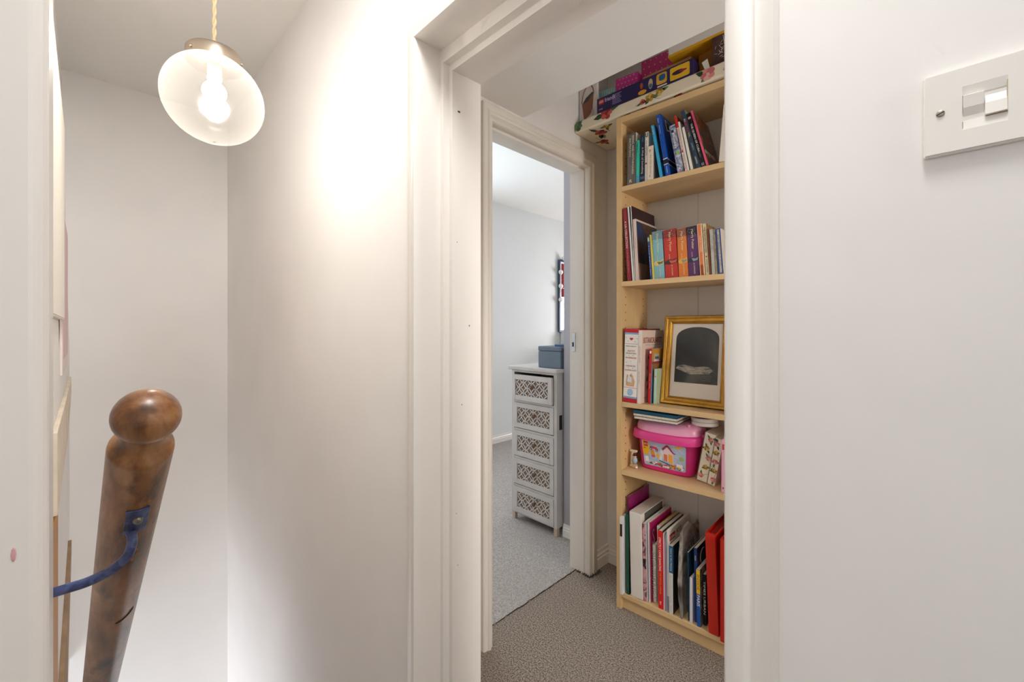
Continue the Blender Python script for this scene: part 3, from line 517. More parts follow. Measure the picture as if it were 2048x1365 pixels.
for k in range(16):
    vv = .03+.09*rr.random(); zz = .06+.15*rr.random(); l = rr.uniform(.008, .017); an = rr.uniform(.8, 2.3); d = Vector((0, math.cos(an), math.sin(an))); q = Vector((w_+.0003, vv, zz)); nn = Vector((0, -d.z, d.y))
    mb.prism([q-d*l, q-d*l*.2+nn*l*.35, q+d*l, q-d*l*.2-nn*l*.35], (.0005, 0, 0), X('#4d4438', .6) if k % 3 else X('#a8604e', .6))
mb.build('leaf_print', r)
w_ = .0105; r = book('book', 'thin red spined picture book with an ochre cover', 3, .0995, .032, w_, .219, -1.7, .16, X('#c8201f', .35), front=X('#5f86a3', .45)); cprint(r, w_, .003, .158, .17, .217, X('#c08a2c', .45)); cprint(r, w_, .02, .07, .168, .198, WHITE); cprint(r, w_, .003, .158, .158, .166, X('#a3312a', .4)); cprint(r, w_, .01, .09, .105, .158, X('#8f6238', .5)); ctext(r, 'THE BOOK', w_+.0004, .045, .182, .035, .01, INK); stext(r, 'Story time', w_*.5, .09, .06, .005, X('#e9b0a8')); sprint(r, w_, .2, .8, .2, .21, WHITE)
w_ = .0108; r = book('book', 'small mint green book in front of the gold picture frame', 3, .1185, .040, w_, .138, -1.6, .12, X('#b7d9c3', .45), front=X('#a9b692', .5)); mb = MB(); mb.prism([(w_+.0002, .07+.016*math.cos(t), .105+.013*math.sin(t)) for t in [2*math.pi*k/16 for k in range(16)]], (.0006, 0, 0), X('#c4664a', .5)); mb.build('cover_print', r); sprint(r, w_, .25, .75, .105, .112, X('#d48a72'))
w_ = .006; r = book('book', 'thin bright red book at the right of the gold frame', 3, .3895, .008, w_, .24, 0, .18, X('#c5251f', .35))
# gold framed picture leaning on the third shelf
FW, FH = .252, .352; FT = BT @ Matrix.Translation((.1308, .088, SZ[3]+.0008)) @ Matrix.Rotation(rad(-8.5), 4, 'X')
pf = empty('framed_picture', 'gilt framed dark arched picture with a wide cream mount', 'picture', FT)
GILT = mat('#b98a3a', .36, metal=.85, var=.22, vs=30, bump=.15, bs=60)
prf = [(0, .004), (.0, -.014), (.003, -.018), (.008, -.0165), (.012, -.0125), (.016, -.0135), (.021, -.0125), (.026, -.007), (.029, -.0085), (.031, -.006), (.031, .002)]
mb = MB(); cs = [(0, 0, 1, 1), (FW, 0, -1, 1), (FW, FH, -1, -1), (0, FH, 1, -1)]
for (a, d), (a2, d2) in zip(prf, prf[1:]):
    for k in range(4):
        x0, z0, sx, sz = cs[k]; x1, z1, tx, tz = cs[(k+1) % 4]
        mb.poly([(x0+sx*a, d, z0+sz*a), (x1+tx*a, d, z1+tz*a), (x1+tx*a2, d2, z1+tz*a2), (x0+sx*a2, d2, z0+sz*a2)], GILT)
mb.build('gilt_frame', pf, smooth=True)
MB().box(.004, FW-.004, .003, .006, .004, FH-.004, mat('#5b4630', .8)).build('backing_board', pf)
MB().box(.028, FW-.028, -.002, .001, .028, FH-.028, mat('#dfd6c8', .6)).build('mount', pf)
a0_, a1_, zb_, zs, zt_ = .047, FW-.043, .088, .258, .308; xc = (a0_+a1_)/2; hw = (a1_-a0_)/2
arc = [(a0_, zb_), (a1_, zb_)]+[(xc+hw*math.cos(t), zs+(zt_-zs)*math.sin(t)**.8 if math.sin(t) > 0 else zs) for t in [math.pi*k/18 for k in range(19)]]
MB().prism([(x, -.0028, z) for x, z in arc], (0, .001, 0), art(['#15171a', '#24272a', '#3a3b36', '#57564b'], 6, .8, .3, seed=4)).build('picture_print', pf)
PALE = art(['#4c4a44', '#8f8578', '#b3a594', '#6f7d75', '#33332f'], 30, 1.0, .4, (1, 1, 4))
MB().prism([(a0_+.004, -.0032, .142), (xc-.02, -.0032, .122), (xc+.05, -.0032, .128), (a1_-.018, -.0032, .140), (a1_-.03, -.0032, .152), (xc+.03, -.0032, .155), (xc-.005, -.0032, .150), (a0_+.035, -.0032, .158), (a0_+.012, -.0032, .153)], (0, .0004, 0), PALE).build('pale_shape_print', pf)
mb = MB()
for k in range(9): z = .10+k*.006; mb.box(xc+.01+.03*random.random(), a1_-.004-.03*random.random(), -.0032, -.0028, z, z+.0012, mat('#6a6b60', .4))
mb.build('ripple_print', pf)
GLS = mat('#ffffff', .05)

# pink brick tub on the fourth shelf
Z4 = SZ[4]
tub = empty('brick_tub', 'hot pink plastic toy brick tub with a pale pink lid', 'tub', BT @ Matrix.Translation((0, 0, Z4+.0006)))
def srect(u0, u1, v0, v1, z, n=40, p=5.0, dip=0):
    cu, cv, a, b = (u0+u1)/2, (v0+v1)/2, (u1-u0)/2, (v1-v0)/2; out = []
    for k in range(n):
        t = 2*math.pi*(k+.5)/n; c_, s_ = math.cos(t), math.sin(t); q = (abs(c_)**p+abs(s_)**p)**(-1/p); x = q*c_; y = q*s_
        zz = z-(dip*(1-x*x) if y < -.6 else 0); out.append(Vector((cu+a*x, cv+b*y, zz)))
    return out
HOT = mat('#dd2b86', .28, coat=.3); HOT2 = mat('#e0408f', .28, coat=.3); PALEP = mat('#f0a6c6', .32, coat=.2)
mb = MB(); mb.rings([srect(.048, .244, .083, .196, 0), srect(.041, .250, .078, .2, .004), srect(.039, .253, .076, .201, .012), srect(.030, .268, .062, .21, .140), srect(.030, .268, .062, .21, .16)], HOT); mb.build('body', tub, smooth=True)
mb = MB(); mb.rings([srect(.024, .276, .056, .214, .130, dip=.006), srect(.0125, .288, .043, .221, .131, dip=.006), srect(.011, .2895, .041, .222, .136, dip=.005), srect(.014, .287, .045, .219, .160, dip=.004), srect(.018, .283, .049, .216, .164, dip=.004), srect(.03, .273, .06, .205, .165, dip=.003)], HOT2); mb.build('rim', tub, smooth=True)
mb = MB(); mb.rings([srect(.021, .281, .052, .214, .160, p=3.6), srect(.0225, .2795, .054, .212, .178, p=3.6), srect(.026, .277, .058, .210, .190, p=3.6), srect(.034, .270, .066, .202, .201, p=3.4), srect(.052, .262, .085, .186, .209, p=3), srect(.09, .22, .11, .16, .2105, p=3)], PALEP); ld = mb.build('lid', tub, smooth=True)
mb = MB()
for (u, v) in ((.075, .075), (.245, .075)): mb.lathe([(.0055, .198), (.0055, .207), (.004, .2085)], PALEP, Matrix.Translation((u, v, 0)), 14)
mb.build('lid_stud', ld, smooth=True)
MB().box(.284, .2935, .10, .17, .158, .172, HOT2).build('handle_grip', tub, bevel=.003)
# printed label, following the slope of the front
def fv(z): return .0765-.0145*(z-.012)/.128-.0006
def lab(pts, m, k=1, name='label_print', par=tub): return MB().prism([(u, fv(z)-.0004*k, z) for u, z in pts], (0, .0004, 0), m).build(name, par)
label = lab([(.066, .024), (.070, .020), (.228, .020), (.233, .024), (.238, .116), (.234, .121), (.062, .122), (.058, .118)], art(['#cfd9e6', '#a9b9d4', '#e3e6ea'], 12, 1, .4), 1, 'label')
lab([(.062, .122), (.086, .1215), (.089, .072), (.083, .064), (.068, .062), (.0605, .075)], X('#f0b312', .4), 2, par=label)
lab([(.066, .117), (.083, .1165), (.0835, .097), (.0665, .0975)], X('#cc1c1c', .4), 3, par=label)
def ltext(s, u, z, ln, ht, m): return text(s, label, m, frame((u, fv(z)-.0018, z), (1, 0, 0), (0, 0, 1)), ln, ht, 'label_lettering')
ltext('LEGO', .0748, .107, .0145, .008, WHITE); ltext('4+', .0705, .090, .008, .006, INK)
lab([(.142, .098), (.160, .116), (.168, .116), (.190, .088), (.196, .088), (.196, .084), (.187, .085), (.167, .108), (.161, .108), (.146, .092)], X('#a3283a', .4), 4, par=label)
lab([(.148, .092), (.163, .107), (.187, .085), (.187, .044), (.148, .052)], X('#f2d3d8', .4), 3, par=label)
lab([(.168, .082), (.185, .08), (.185, .045), (.168, .048)], X('#f0b04a', .4), 5, par=label); lab([(.150, .079), (.163, .077), (.163, .05), (.150, .053)], X('#df7a52', .4), 5, par=label)
lab([(.095, .102), (.12, .100), (.125, .094), (.128, .088), (.092, .094)], X('#d8455a', .4), 4, par=label)
for u, z in ((.096, .091), (.120, .086)): lab([(u+.005*math.cos(t), z+.005*math.sin(t)) for t in [2*math.pi*k/12 for k in range(12)]], INK, 5, par=label); lab([(u+.0025*math.cos(t), z+.0025*math.sin(t)) for t in [2*math.pi*k/10 for k in range(10)]], WHITE, 6, par=label)
lab([(.195, .118), (.225, .117), (.215, .108), (.196, .109)], X('#f0b63a', .4), 4, par=label); lab([(.212, .078), (.225, .08), (.228, .066), (.214, .062)], X('#9fc04a', .4), 4, par=label); lab([(.130, .05), (.187, .036), (.187, .033), (.128, .047)], X('#1f4a6a', .4), 5, par=label)
lab([(.198, .048), (.222, .048), (.222, .036), (.198, .036)], WHITE, 4, par=label); lab([(.070, .055), (.084, .056), (.086, .034), (.072, .035)], WHITE, 3, par=label)
rr = random.Random(5)
for k in range(40):
    u = .09+.138*rr.random(); z = .026+.016*rr.random()*(.4+(u-.09)/.138*.6); a = rr.uniform(0, 3); l = rr.uniform(.005, .0095)
    lab([(u+l*math.cos(a+q), z+.7*l*math.sin(a+q)) for q in (0, 1.0, 3.14, 4.14)], X(rr.choice(['#d23a2a', '#e8b23a', '#c9306a', '#f2e6e6', '#5a4a90', '#4a8a4a', '#e2683a']), .4), 4+k*.2, 'label_brick_print', label)
lab([(.095, .086), (.110, .084), (.112, .066), (.096, .066)], X('#e8902c', .4), 4, par=label); lab([(.118, .076), (.132, .073), (.132, .058), (.118, .06)], X('#efc23f', .4), 4, par=label); lab([(.098, .066), (.113, .064), (.112, .056), (.1, .057)], X('#d85a6a', .4), 4, par=label)

def flat_book(name, label, z, th, u0, u1, v0, v1, cm, rot, pages=PAGES):
    T = BT @ Matrix.Translation(((u0+u1)/2, (v0+v1)/2, z)) @ Matrix.Rotation(rad(rot), 4, 'Z'); r = empty(name, label, 'notebook', T); a, b = (u1-u0)/2, (v1-v0)/2; c = .0012
    MB().box(-a, a, -b, b, 0, c, cm).build('back_cover', r); MB().box(-a, a, -b, b, th-c, th, cm).build('front_cover', r); MB().box(-a, -a+c, -b, b, c, th-c, cm).build('spine', r)
    MB().box(-a+c, a-.002, -b+.001, b-.002, c, th-c, pages).build('pages', r); return r
ZL = Z4+.0006+.2108
flat_book('notebook', 'white paged notebook at the bottom of the flat pile on the pink tub', ZL, .0115, .042, .218, .026, .17, mat('#2b2f35', .5), 1)
flat_book('notebook', 'white paged notebook in the middle of the flat pile on the pink tub', ZL+.0117, .0115, .040, .219, .024, .17, mat('#2b2f35', .5), 0)
flat_book('notebook', 'teal covered notebook at the top of the flat pile on the pink tub', ZL+.0234, .0105, .040, .220, .026, .17, mat('#1f6f90', .45), -.6, mat('#1c617f', .5))
for k in range(2):
    mb = MB(); ob = empty('round_tin', ('upper' if k else 'lower')+' of two flat round white tins on the tub lid', 'tin', BT @ Matrix.Translation((.293-.002*k, .108+.002*k, Z4+.2118+.0145*k)))
    MB().lathe([(.046, 0), (.0475, .0015), (.0475, .0118), (.046, .0135), (.043, .0142), (.0405, .0125)], mat('#e4dfda', .35), n=40).build('base', ob, smooth=True); MB().lathe([(.0402, .0118), (.0402, .0126)], mat('#2a2624', .5), n=32).build('inset_lid', ob)
# letter I ornament
li = empty('letter_ornament', 'small cream letter I ornament with a seated figure', 'ornament', BT @ Matrix.Translation((.006, .06, Z4+.0006))); CI = mat('#e6d9bb', .5)
mb = MB(); mb.box(.0, .03, 0, .012, .062, .070, CI); mb.box(.009, .021, 0, .012, .008, .062, CI); mb.box(0, .03, 0, .012, 0, .008, CI); mb.build('letter', li, bevel=.0012)
mb = MB(); mb.sphere((.026, -.006, .03), .0115, mat('#9fb6c8', .6), 14, (1, .9, 1.25)); mb.build('figure_coat', li, smooth=True); MB().sphere((.028, -.008, .047), .0068, mat('#d8b79a', .6), 14).build('figure_head', li, smooth=True)
MB().lathe([(.0095, 0), (.0095, .0016), (.0055, .002), (.005, .009), (.0001, .0095)], mat('#4a2a20', .7), Matrix.Translation((.027, -.008, .052)), 16).build('figure_hat', li, smooth=True); MB().box(.016, .034, -.016, .004, 0, .016, mat('#c9a384', .7)).build('figure_seat', li, bevel=.003); MB().sphere((.037, -.012, .006), .0055, WHITE, 10, (.8, 1.2, 1)).build('figure_shoe', li, smooth=True)

# printed flowers, drawn as thin shapes on a plane
LEAFS = [mat('#3f5a3c', .7), mat('#5a7a4e', .7), mat('#2f4530', .7)]; STEM = mat('#4a5238', .7)
def blossom(mb, o, ex, ey, nz, s, cols, rr, k=0):
    o = Vector(o); ex = Vector(ex); ey = Vector(ey); nz = Vector(nz)
    def P(x, y, l): return o+ex*x*s+ey*y*s+nz*(.0004+.0002*l)
    for i in range(rr.randint(2, 3)):
        a = rr.uniform(0, 6.28); l = rr.uniform(.9, 1.5); m_ = rr.choice(LEAFS)
        pts = [P(math.cos(a)*l*t+math.sin(a)*q, math.sin(a)*l*t-math.cos(a)*q, 0) for t, q in ((.3, 0), (.5, .25), (.8, .28), (1.25, 0), (.8, -.28), (.5, -.25))]; mb.poly(pts, m_)
    a = rr.uniform(0, 6.28); mb.poly([P(math.cos(a)*t+math.sin(a)*q, math.sin(a)*t-math.cos(a)*q, 0) for t, q in ((0, .05), (2.2, .35), (2.2, .28), (0, -.05))], STEM)
    a0 = rr.uniform(0, 6)
    for i in range(5):
        a = a0+i*1.2566; c_, s_ = math.cos(a)*.42, math.sin(a)*.42; ra = rr.uniform(.34, .46)
        mb.poly([P(c_+ra*math.cos(t), s_+ra*.8*math.sin(t), 1+i*.3) for t in [2*math.pi*q/9 for q in range(9)]], cols[i % len(cols)])
    mb.poly([P(.2*math.cos(t), .2*math.sin(t), 4) for t in [2*math.pi*q/7 for q in range(7)]], cols[-1])
REDS = [mat('#a33a34', .7), mat('#c25a4a', .7), mat('#7d2a2a', .7)]; PINKS = [mat('#d18a84', .7), mat('#c06a68', .7), mat('#e0a9a0', .7)]; OCH = [mat('#b8943c', .7), mat('#8f6f2c', .7), mat('#d0b060', .7)]
for k, (u, wd, h, lab_, sd) in enumerate(((.272, .040, .186, 'floral patterned box file leaning right beside the pink tub', 1), (.3135, .028, .176, 'slimmer floral patterned box file leaning right of its wider twin', 2))):
    r = book('box_file', lab_, 4, u, .075-.012*k, wd, h, -10, .15, CREAM, CREAM, cat='box file', group='floral box files'); mb = MB(); rr = random.Random(sd)
    for q in range(5): blossom(mb, (wd*rr.uniform(.25, .75), 0, h*(.12+.19*q)), (1, 0, 0), (0, 0, 1), (0, -1, 0), .0135, [PINKS, OCH][q % 2], rr)
    mb.v = [(min(max(x, .001), wd-.001), y, min(max(z, .002), h-.002)) for x, y, z in mb.v]; mb.build('floral_print', r)['kind'] = 'stuff'; MB().box(-.0004, .0022, -.0008, .002, 0, h, mat('#6b6258', .7)).build('edge_binding', r)
w_ = .014; r = book('book', 'pale pink book at the far right of the fourth shelf', 4, .3765, .022, w_, .185, -.3, .15, X('#e3a3bb', .45)); sprint(r, w_, .3, .6, .012, .018, X('#6a4a56')); sprint(r, w_, .2, .8, .15, .17, X('#c0392e'))

# bottom shelf
r = book('document_folder', 'white plastic folder with a black label sticking out of the bottom shelf', 5, .0026, -.016, .0112, .312, .25, .22, X('#dddad8', .4), pages=X('#c6c8cc', .6), cat='folder'); sprint(r, .0115, .1, .95, .235, .285, INK, 'label_patch')
r = book('document_folder', 'dark green folder with black pages beside the white folder', 5, .0210, .002, .0125, .326, .5, .215, X('#12523a', .4), X('#0f1512', .6), pages=X('#14110f', .8), cat='folder')
r = book('document_folder', 'magenta plastic wallet sticking up at the back left', 5, .0152, .03, .0036, .386, .3, .19, X('#8f1c60', .3), cat='folder')
# white box
T = BT @ Matrix.Translation((.0402, .004, SZ[5]+.0006)) @ Matrix.Rotation(rad(-1.2), 4, 'Y'); r = empty('storage_box', 'tall white cardboard box with a dented front', 'box', T); WB = mat('#dfd8cf', .65, var=.05, vs=10, bump=.15, bs=18)
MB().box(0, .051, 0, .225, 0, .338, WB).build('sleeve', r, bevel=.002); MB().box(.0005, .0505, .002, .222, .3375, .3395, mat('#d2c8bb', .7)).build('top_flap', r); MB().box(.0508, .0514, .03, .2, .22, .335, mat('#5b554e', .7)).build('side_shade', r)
w_ = .0102; r = book('ring_binder', 'black binder with pink flowers between white box and papers', 5, .0932, .008, w_, .305, 1.2, .2, art(['#161416', '#1c1a1c', '#c98a94', '#d9a4a4', '#2f5148'], 34, 1.2, .4), cat='binder')
for k, (u, wd, h, c_, lb) in enumerate(((.1040, .0045, .316, '#d9d6d0', 'thin pale grey magazine beside the pink flowered binder'), (.1090, .0035, .310, '#6d7a8c', 'thin slate grey booklet between pale magazines'), (.1130, .0040, .314, '#e2d9d4', 'thin blush white magazine left of the magenta one'))): book('magazine', lb, 5, u, .014, wd, h, 1.2, .2, X(c_, .45), cat='magazine')
w_ = .0045; r = book('magazine', 'magenta magazine with a curly white letter behind the spiral pad', 5, .1178, .022, w_, .312, 1.2, .2, X('#b0175c', .4), cat='magazine'); ctext(r, 'S', w_, .022, .25, .022, .06, X('#e3a0b8'))
def spiral(name, label, u, v, wd, h, lean, dp, cm, wire, pitch, top=False):
    a = rad(lean); T = BT @ Matrix.Translation((u, v, SZ[5]+.0006)) @ Matrix.Rotation(-a, 4, 'Y'); r = empty(name, label, 'notebook', T)
    MB().box(0, .0012, .008, dp, 0, h, cm).build('back_cover', r); MB().box(wd-.0012, wd, .008, dp, 0, h, cm).build('front_cover', r); MB().box(.0014, wd-.0014, .009, dp-.001, .001, h-.001, PAGES).build('pages', r)
    mb = MB(); n = int(((dp if top else h)-.02)/pitch)
    for k in range(n):
        c0 = .012+k*pitch; R_ = wd*.56
        pts = []
        for q in range(11):
            t = 2*math.pi*q/10
            if top: pts.append((wd/2+R_*math.cos(t), c0+.001*math.sin(t), h-.003+.007*math.sin(t)))
            else: pts.append((wd/2+R_*math.cos(t), .007+.007*math.sin(t), c0+.002*math.cos(t)))
        mb.tube(pts, .0011, wire, 5)
    mb.build('wire_coil', r); return r
spiral('spiral_notebook', 'short notepad bound with a white spiral down its front', .1245, .02, .0125, .225, 1.0, .16, mat('#e4ddd0', .6), mat('#c9c4b8', .35, metal=.6), .0098)
spiral('spiral_notebook', 'tall notebook with a golden wire coil along its top', .1390, .03, .0125, .300, .9, .2, mat('#d9cfc0', .6), mat('#b18a45', .3, metal=1), .0105, True)
w_ = .0195; r = book('annual', 'bright red annual with the title Strictly Come Dancing', 5, .1535, .006, w_, .300, .5, .21, X('#d8171b', .35), X('#1c1a2a', .4), hard=True); stext(r, 'STRICTLY COME DANCING', w_*.45, .21, .13, .0085, WHITE); stext(r, 'THE OFFICIAL ANNUAL', w_*.5, .098, .085, .006, X('#e8a23a'), 'subtitle'); stext(r, 'BBC', w_*.5, .022, .014, .005, WHITE, 'publisher_mark')
for u, wd, h, c_, lb in ((.1742, .0042, .294, '#d9d7d2', 'thin white exercise book right of the red annual'), (.1788, .0028, .276, '#df5f9e', 'very thin bright pink booklet right of the red annual'), (.1820, .0052, .290, '#8d97a6', 'thin grey blue exercise book left of the science guide')): book('exercise_book', lb, 5, u, .008, wd, h, .5, .2, X(c_, .45), cat='exercise book')
w_ = .0092; r = book('revision_guide', 'white science guide with a red publisher patch on its cover', 5, .1878, .008, w_, .311, .4, .21, X('#d9d4cd', .45), front=X('#dcd6cc', .45), cat='book'); cprint(r, w_, .004, .058, .268, .292, X('#b3262a', .45)); ctext(r, 'Collins', w_+.0003, .031, .280, .045, .012, CREAM); ctext(r, 'KS3', w_, .095, .284, .045, .019, X('#9c2a2a')); ctext(r, 'Science', w_, .07, .245, .105, .026, INK); sprint(r, w_, 0, 1, .0, .06, X('#8f9298', .5))
w_ = .0145; r = book('textbook', 'blue and white textbook standing in front of the science guide', 5, .1975, .004, w_, .258, .2, .19, X('#dedad4', .4), X('#30241e', .5)); sprint(r, w_, 0, 1, .155, .2575, X('#1b5f86', .4)); stext(r, 'Intro to the History', w_*.5, .205, .085, .0065, WHITE); stext(r, 'Assessment and change', w_*.5, .095, .105, .005, X('#9aa3ae'), 'subtitle'); stext(r, 'Heinemann', w_*.5, .02, .025, .004, X('#8a8f98'), 'publisher_mark'); cprint(r, w_, .005, .16, .16, .255, X('#12283a', .4))
# crumpled paper bag
mb = MB(); rr = random.Random(9); N, K = 14, 7; BAG = art(['#4a4038', '#857d74', '#b8b0a6', '#6b6158'], 10, 1.2, .45, seed=6); grid = []
for sgn in (0, 1):
    for i in range(N+1):
        row = []
        for j in range(K+1):
            z = .318*i/N*(1+.06*math.sin(j*.8)); v = .195*j/K; u = (-.012*(z/.318)**1.2-.010*math.sin(z*14)*(.6 if j < 3 else .3)+rr.uniform(-.0018, .0018))+sgn*(.004+.010*math.sin(math.pi*min(1, z/.3))*(.4+.6*j/K))
            row.append((u, v+rr.uniform(-.002, .002)-.006*math.sin(z*11), z))
        grid.append(row)
W_ = K+1; vs = [p for row in grid for p in row]; fs = []
off = (N+1)*W_
for i in range(N):
    for j in range(K): fs.append((i*W_+j, i*W_+j+1, (i+1)*W_+j+1, (i+1)*W_+j)); fs.append((off+i*W_+j, off+(i+1)*W_+j, off+(i+1)*W_+j+1, off+i*W_+j+1))
for i in range(N): fs.append((i*W_, (i+1)*W_, off+(i+1)*W_, off+i*W_)); fs.append((i*W_+K, off+i*W_+K, off+(i+1)*W_+K, (i+1)*W_+K))
for j in range(K): fs.append((j, off+j, off+j+1, j+1))
mb.add(vs, fs, BAG); bag = empty('paper_bag', 'crumpled grey printed paper bag wedged between the books', 'bag', BT @ Matrix.Translation((.242, .004, SZ[5]+.0006))); mb.build('bag_sheet', bag, smooth=True)
text('CAFE', bag, mat('#4a443e', .6), frame((.0125, .07, .262), (0, 1, 0), (0, 0, 1)), .06, .03, 'bag_lettering')
w_ = .005; book('textbook', 'thin dark teal book right of the crumpled paper bag', 5, .2655, .012, w_, .252, .9, .19, X('#143a4c', .35))
w_ = .0095; book('leaflet_stack', 'short pale lilac leaflets beside the dark teal book', 5, .2725, .006, w_, .165, 0, .17, X('#d5d2da', .5), cat='leaflets')
w_ = .0115; r = book('textbook', 'navy blue textbook standing behind the Paris guide', 5, .2855, .022, w_, .272, .8, .19, X('#1a3a78', .4), X('#10182a', .4)); stext(r, 'AQA', w_*.45, .235, .02, .005, WHITE); mb = MB(); mb.tube([(w_+.0006, .06+.028*math.cos(t), .225+.028*math.sin(t)) for t in [rad(60+k*24) for k in range(11)]], .002, X('#8a8f98'), 6); mb.build('cover_print', r)
w_ = .0125; r = book('guidebook', 'yellow and blue Paris guidebook on the bottom shelf', 5, .2995, .004, w_, .206, .8, .14, X('#1b55a0', .4), front=art(['#2a2622', '#5a5048', '#8f8880', '#3a3430'], 30, 1, .4)); sprint(r, w_, 0, 1, .118, .205, X('#e2b51e', .4)); stext(r, 'INSIDE', w_*.5, .16, .055, .0085, X('#6a4a12')); stext(r, 'PARIS', w_*.5, .094, .04, .010, WHITE)
w_ = .0105; r = book('textbook', 'black paperback with white capitals left of the red binder', 5, .3145, .026, w_, .185, .6, .13, X('#101012', .4)); stext(r, 'TIMES URBAN', w_*.5, .1, .12, .007, WHITE)
def binder(label, u, v, wd, h, lean):
    a = rad(lean); T = BT @ Matrix.Translation((u, v, SZ[5]+.0006)) @ Matrix.Rotation(-a, 4, 'Y'); r = empty('ring_binder', label, 'binder', T, 'glossy red binders'); RB = mat('#c4220f', .22, var=.08, vs=8, coat=.4)
    MB().rings([[(wd/2+wd/2*x, y, z) for x, y in ((-1, .012), (-1, .002), (-.93, -.001), (-.5, -.0022), (0, -.0026), (.5, -.0022), (.93, -.001), (1, .002), (1, .012))] for z in (0, .002, h-.002, h)], RB).build('spine', r, smooth=True)
    MB().box(0, .0028, .012, .225, 0, h, RB).build('back_cover', r, bevel=.0008); MB().box(wd-.0028, wd, .012, .225, 0, h, RB).build('front_cover', r, bevel=.0008); MB().box(.004, wd-.004, .02, .215, .004, h-.012, mat('#b01f12', .5)).build('contents', r); return r
binder('glossy red ring binder nearest the Paris guidebook', .3405, .0, .0355, .350, 2.0); binder('glossy red ring binder at the far right of the bottom shelf', .3835, -.016, .0345, .352, 0)

# ------------------------------------------------------------------ floral covered shelf board over the bookcase
FAB = mat('#e3d8c0', .8, var=.05, vs=7, bump=.2, bs=60)
fb = empty('fabric_board', 'cream floral fabric covered board spanning the alcove over the bookcase', 'shelf board', Matrix.Translation((XH+.001, 1.554, 2.026)))
MB().box(0, 1.0, 0, .268, 0, .049, FAB).build('padded_board', fb, bevel=.007, seg=3)
mb = MB(); rr = random.Random(12)
for (x, z, s_, cc) in ((.02, .026, .02, [LEAFS[1], LEAFS[0]]), (.165, .033, .026, REDS), (.33, .02, .010, REDS), (.36, .026, .017, OCH), (.40, .033, .015, OCH), (.58, .024, .022, PINKS), (.64, .02, .008, PINKS), (.75, .026, .02, REDS)): blossom(mb, (x, 0, z), (1, 0, 0), (0, 0, 1), (0, -1, 0), s_*1.45, cc, rr)
def clipz(mb):   # keep the print on the front face
    mb.v = [(x, y, min(max(z, .004), .0465)) for x, y, z in mb.v]
clipz(mb); mb.build('floral_print', fb)['kind'] = 'stuff'
mb = MB()
for (x, y, s_, cc) in ((.09, .07, .024, REDS), (.05, .16, .018, REDS), (.16, .2, .02, PINKS), (.26, .012, .012, REDS), (.33, .012, .01, REDS), (.47, .012, .01, REDS), (.14, .04, .014, OCH)): blossom(mb, (x, y, 0), (1, 0, 0), (0, 1, 0), (0, 0, -1), s_*1.6, cc, rr)
mb.v = [(min(max(x, .004), .98), min(max(y, .007), .262), z) for x, y, z in mb.v]; mb.build('floral_print', fb)['kind'] = 'stuff'
ZT = 2.0755
def carton(name, label, x0, x1, y0, y1, z0, h, m, rot=0, cat='box', bevel=.001):
    T = Matrix.Translation(((x0+x1)/2, (y0+y1)/2, z0)) @ Matrix.Rotation(rad(rot), 4, 'Z'); r = empty(name, label, cat, T); a, b = (x1-x0)/2, (y1-y0)/2
    MB().box(-a, a, -b, b, 0, h, m).build('carton', r, bevel=bevel); return r, a, b
NAVY = mat('#251d52', .3, coat=.2)
r, a, b = carton('toy_box', 'long purple building toy box on the floral board', -1.035, -.625, 1.562, 1.622, ZT, .064, NAVY, .6)
fp = lambda x0, x1, z0, z1, m, nm='box_print', k=1: MB().box(x0, x1, -b-.0004*k, -b, z0, z1, m).build(nm, r)
ft = lambda s, x, z, ln, ht, m: text(s, r, m, frame((x, -b-.0012, z), (1, 0, 0), (0, 0, 1)), ln, ht, 'box_lettering')
fp(-a+.010, -a+.034, .034, .056, X('#c01c1c', .4)); ft('LEGO', -a+.022, .045, .02, .01, WHITE); ft('friends', -a+.064, .046, .05, .018, X('#d8c8e8')); ft('41402', -a+.02, .014, .018, .005, X('#c9bcd8'))
mb = MB()
for k in range(7): mb.box(-a+.075, -a+.118-.004*(k % 3), -b-.0006, -b, .014+.0062*k, .0165+.0062*k, X('#8f84b8', .5))
mb.build('small_print', r)
def blob(x, z, rx, rz, m, k=1, n=18, p=2): MB().prism([(x+rx*(abs(math.cos(t))**(2/p))*(1 if math.cos(t) > 0 else -1), -b-.0004*k, z+rz*(abs(math.sin(t))**(2/p))*(1 if math.sin(t) > 0 else -1)) for t in [2*math.pi*q/n for q in range(n)]], (0, .0004, 0), m).build('box_print', r)
blob(.005, .014, .018, .009, X('#d99a2a', .4)); blob(.002, .040, .006, .012, X('#b0502e', .4)); blob(.04, .034, .009, .020, X('#c9b08c', .4), 1); blob(.04, .026, .007, .009, X('#3f6a8a', .4), 2)
blob(.085, .037, .021, .021, X('#e0a838', .4), 1, 20, 6); blob(.087, .040, .013, .012, X('#1f5a8a', .4), 2, 16, 3); fp(.068, .106, .006, .011, WHITE); blob(.155, .034, .037, .024, X('#e0b422', .4), 1, 20, 12); blob(.15, .034, .024, .008, X('#3a1f3a', .4), 2); blob(.168, .034, .014, .004, X('#a3284a', .4), 3)
r_, a_, b_ = carton('basket_picture', 'white card with a picture of a brown handled basket', -1.146, -1.052, 1.585, 1.60, ZT, .22, mat('#d3cecb', .55), 0, 'picture card', .0006)
BSK = mat('#8c5a45', .6); mb = MB(); mb.prism([(-.032, -b_-.0005, .085), (.030, -b_-.0005, .115), (.024, -b_-.0005, .045), (.012, -b_-.0005, .026), (-.014, -b_-.0005, .014), (-.022, -b_-.0005, .018)], (0, .0005, 0), BSK); mb.build('basket_print', r_)
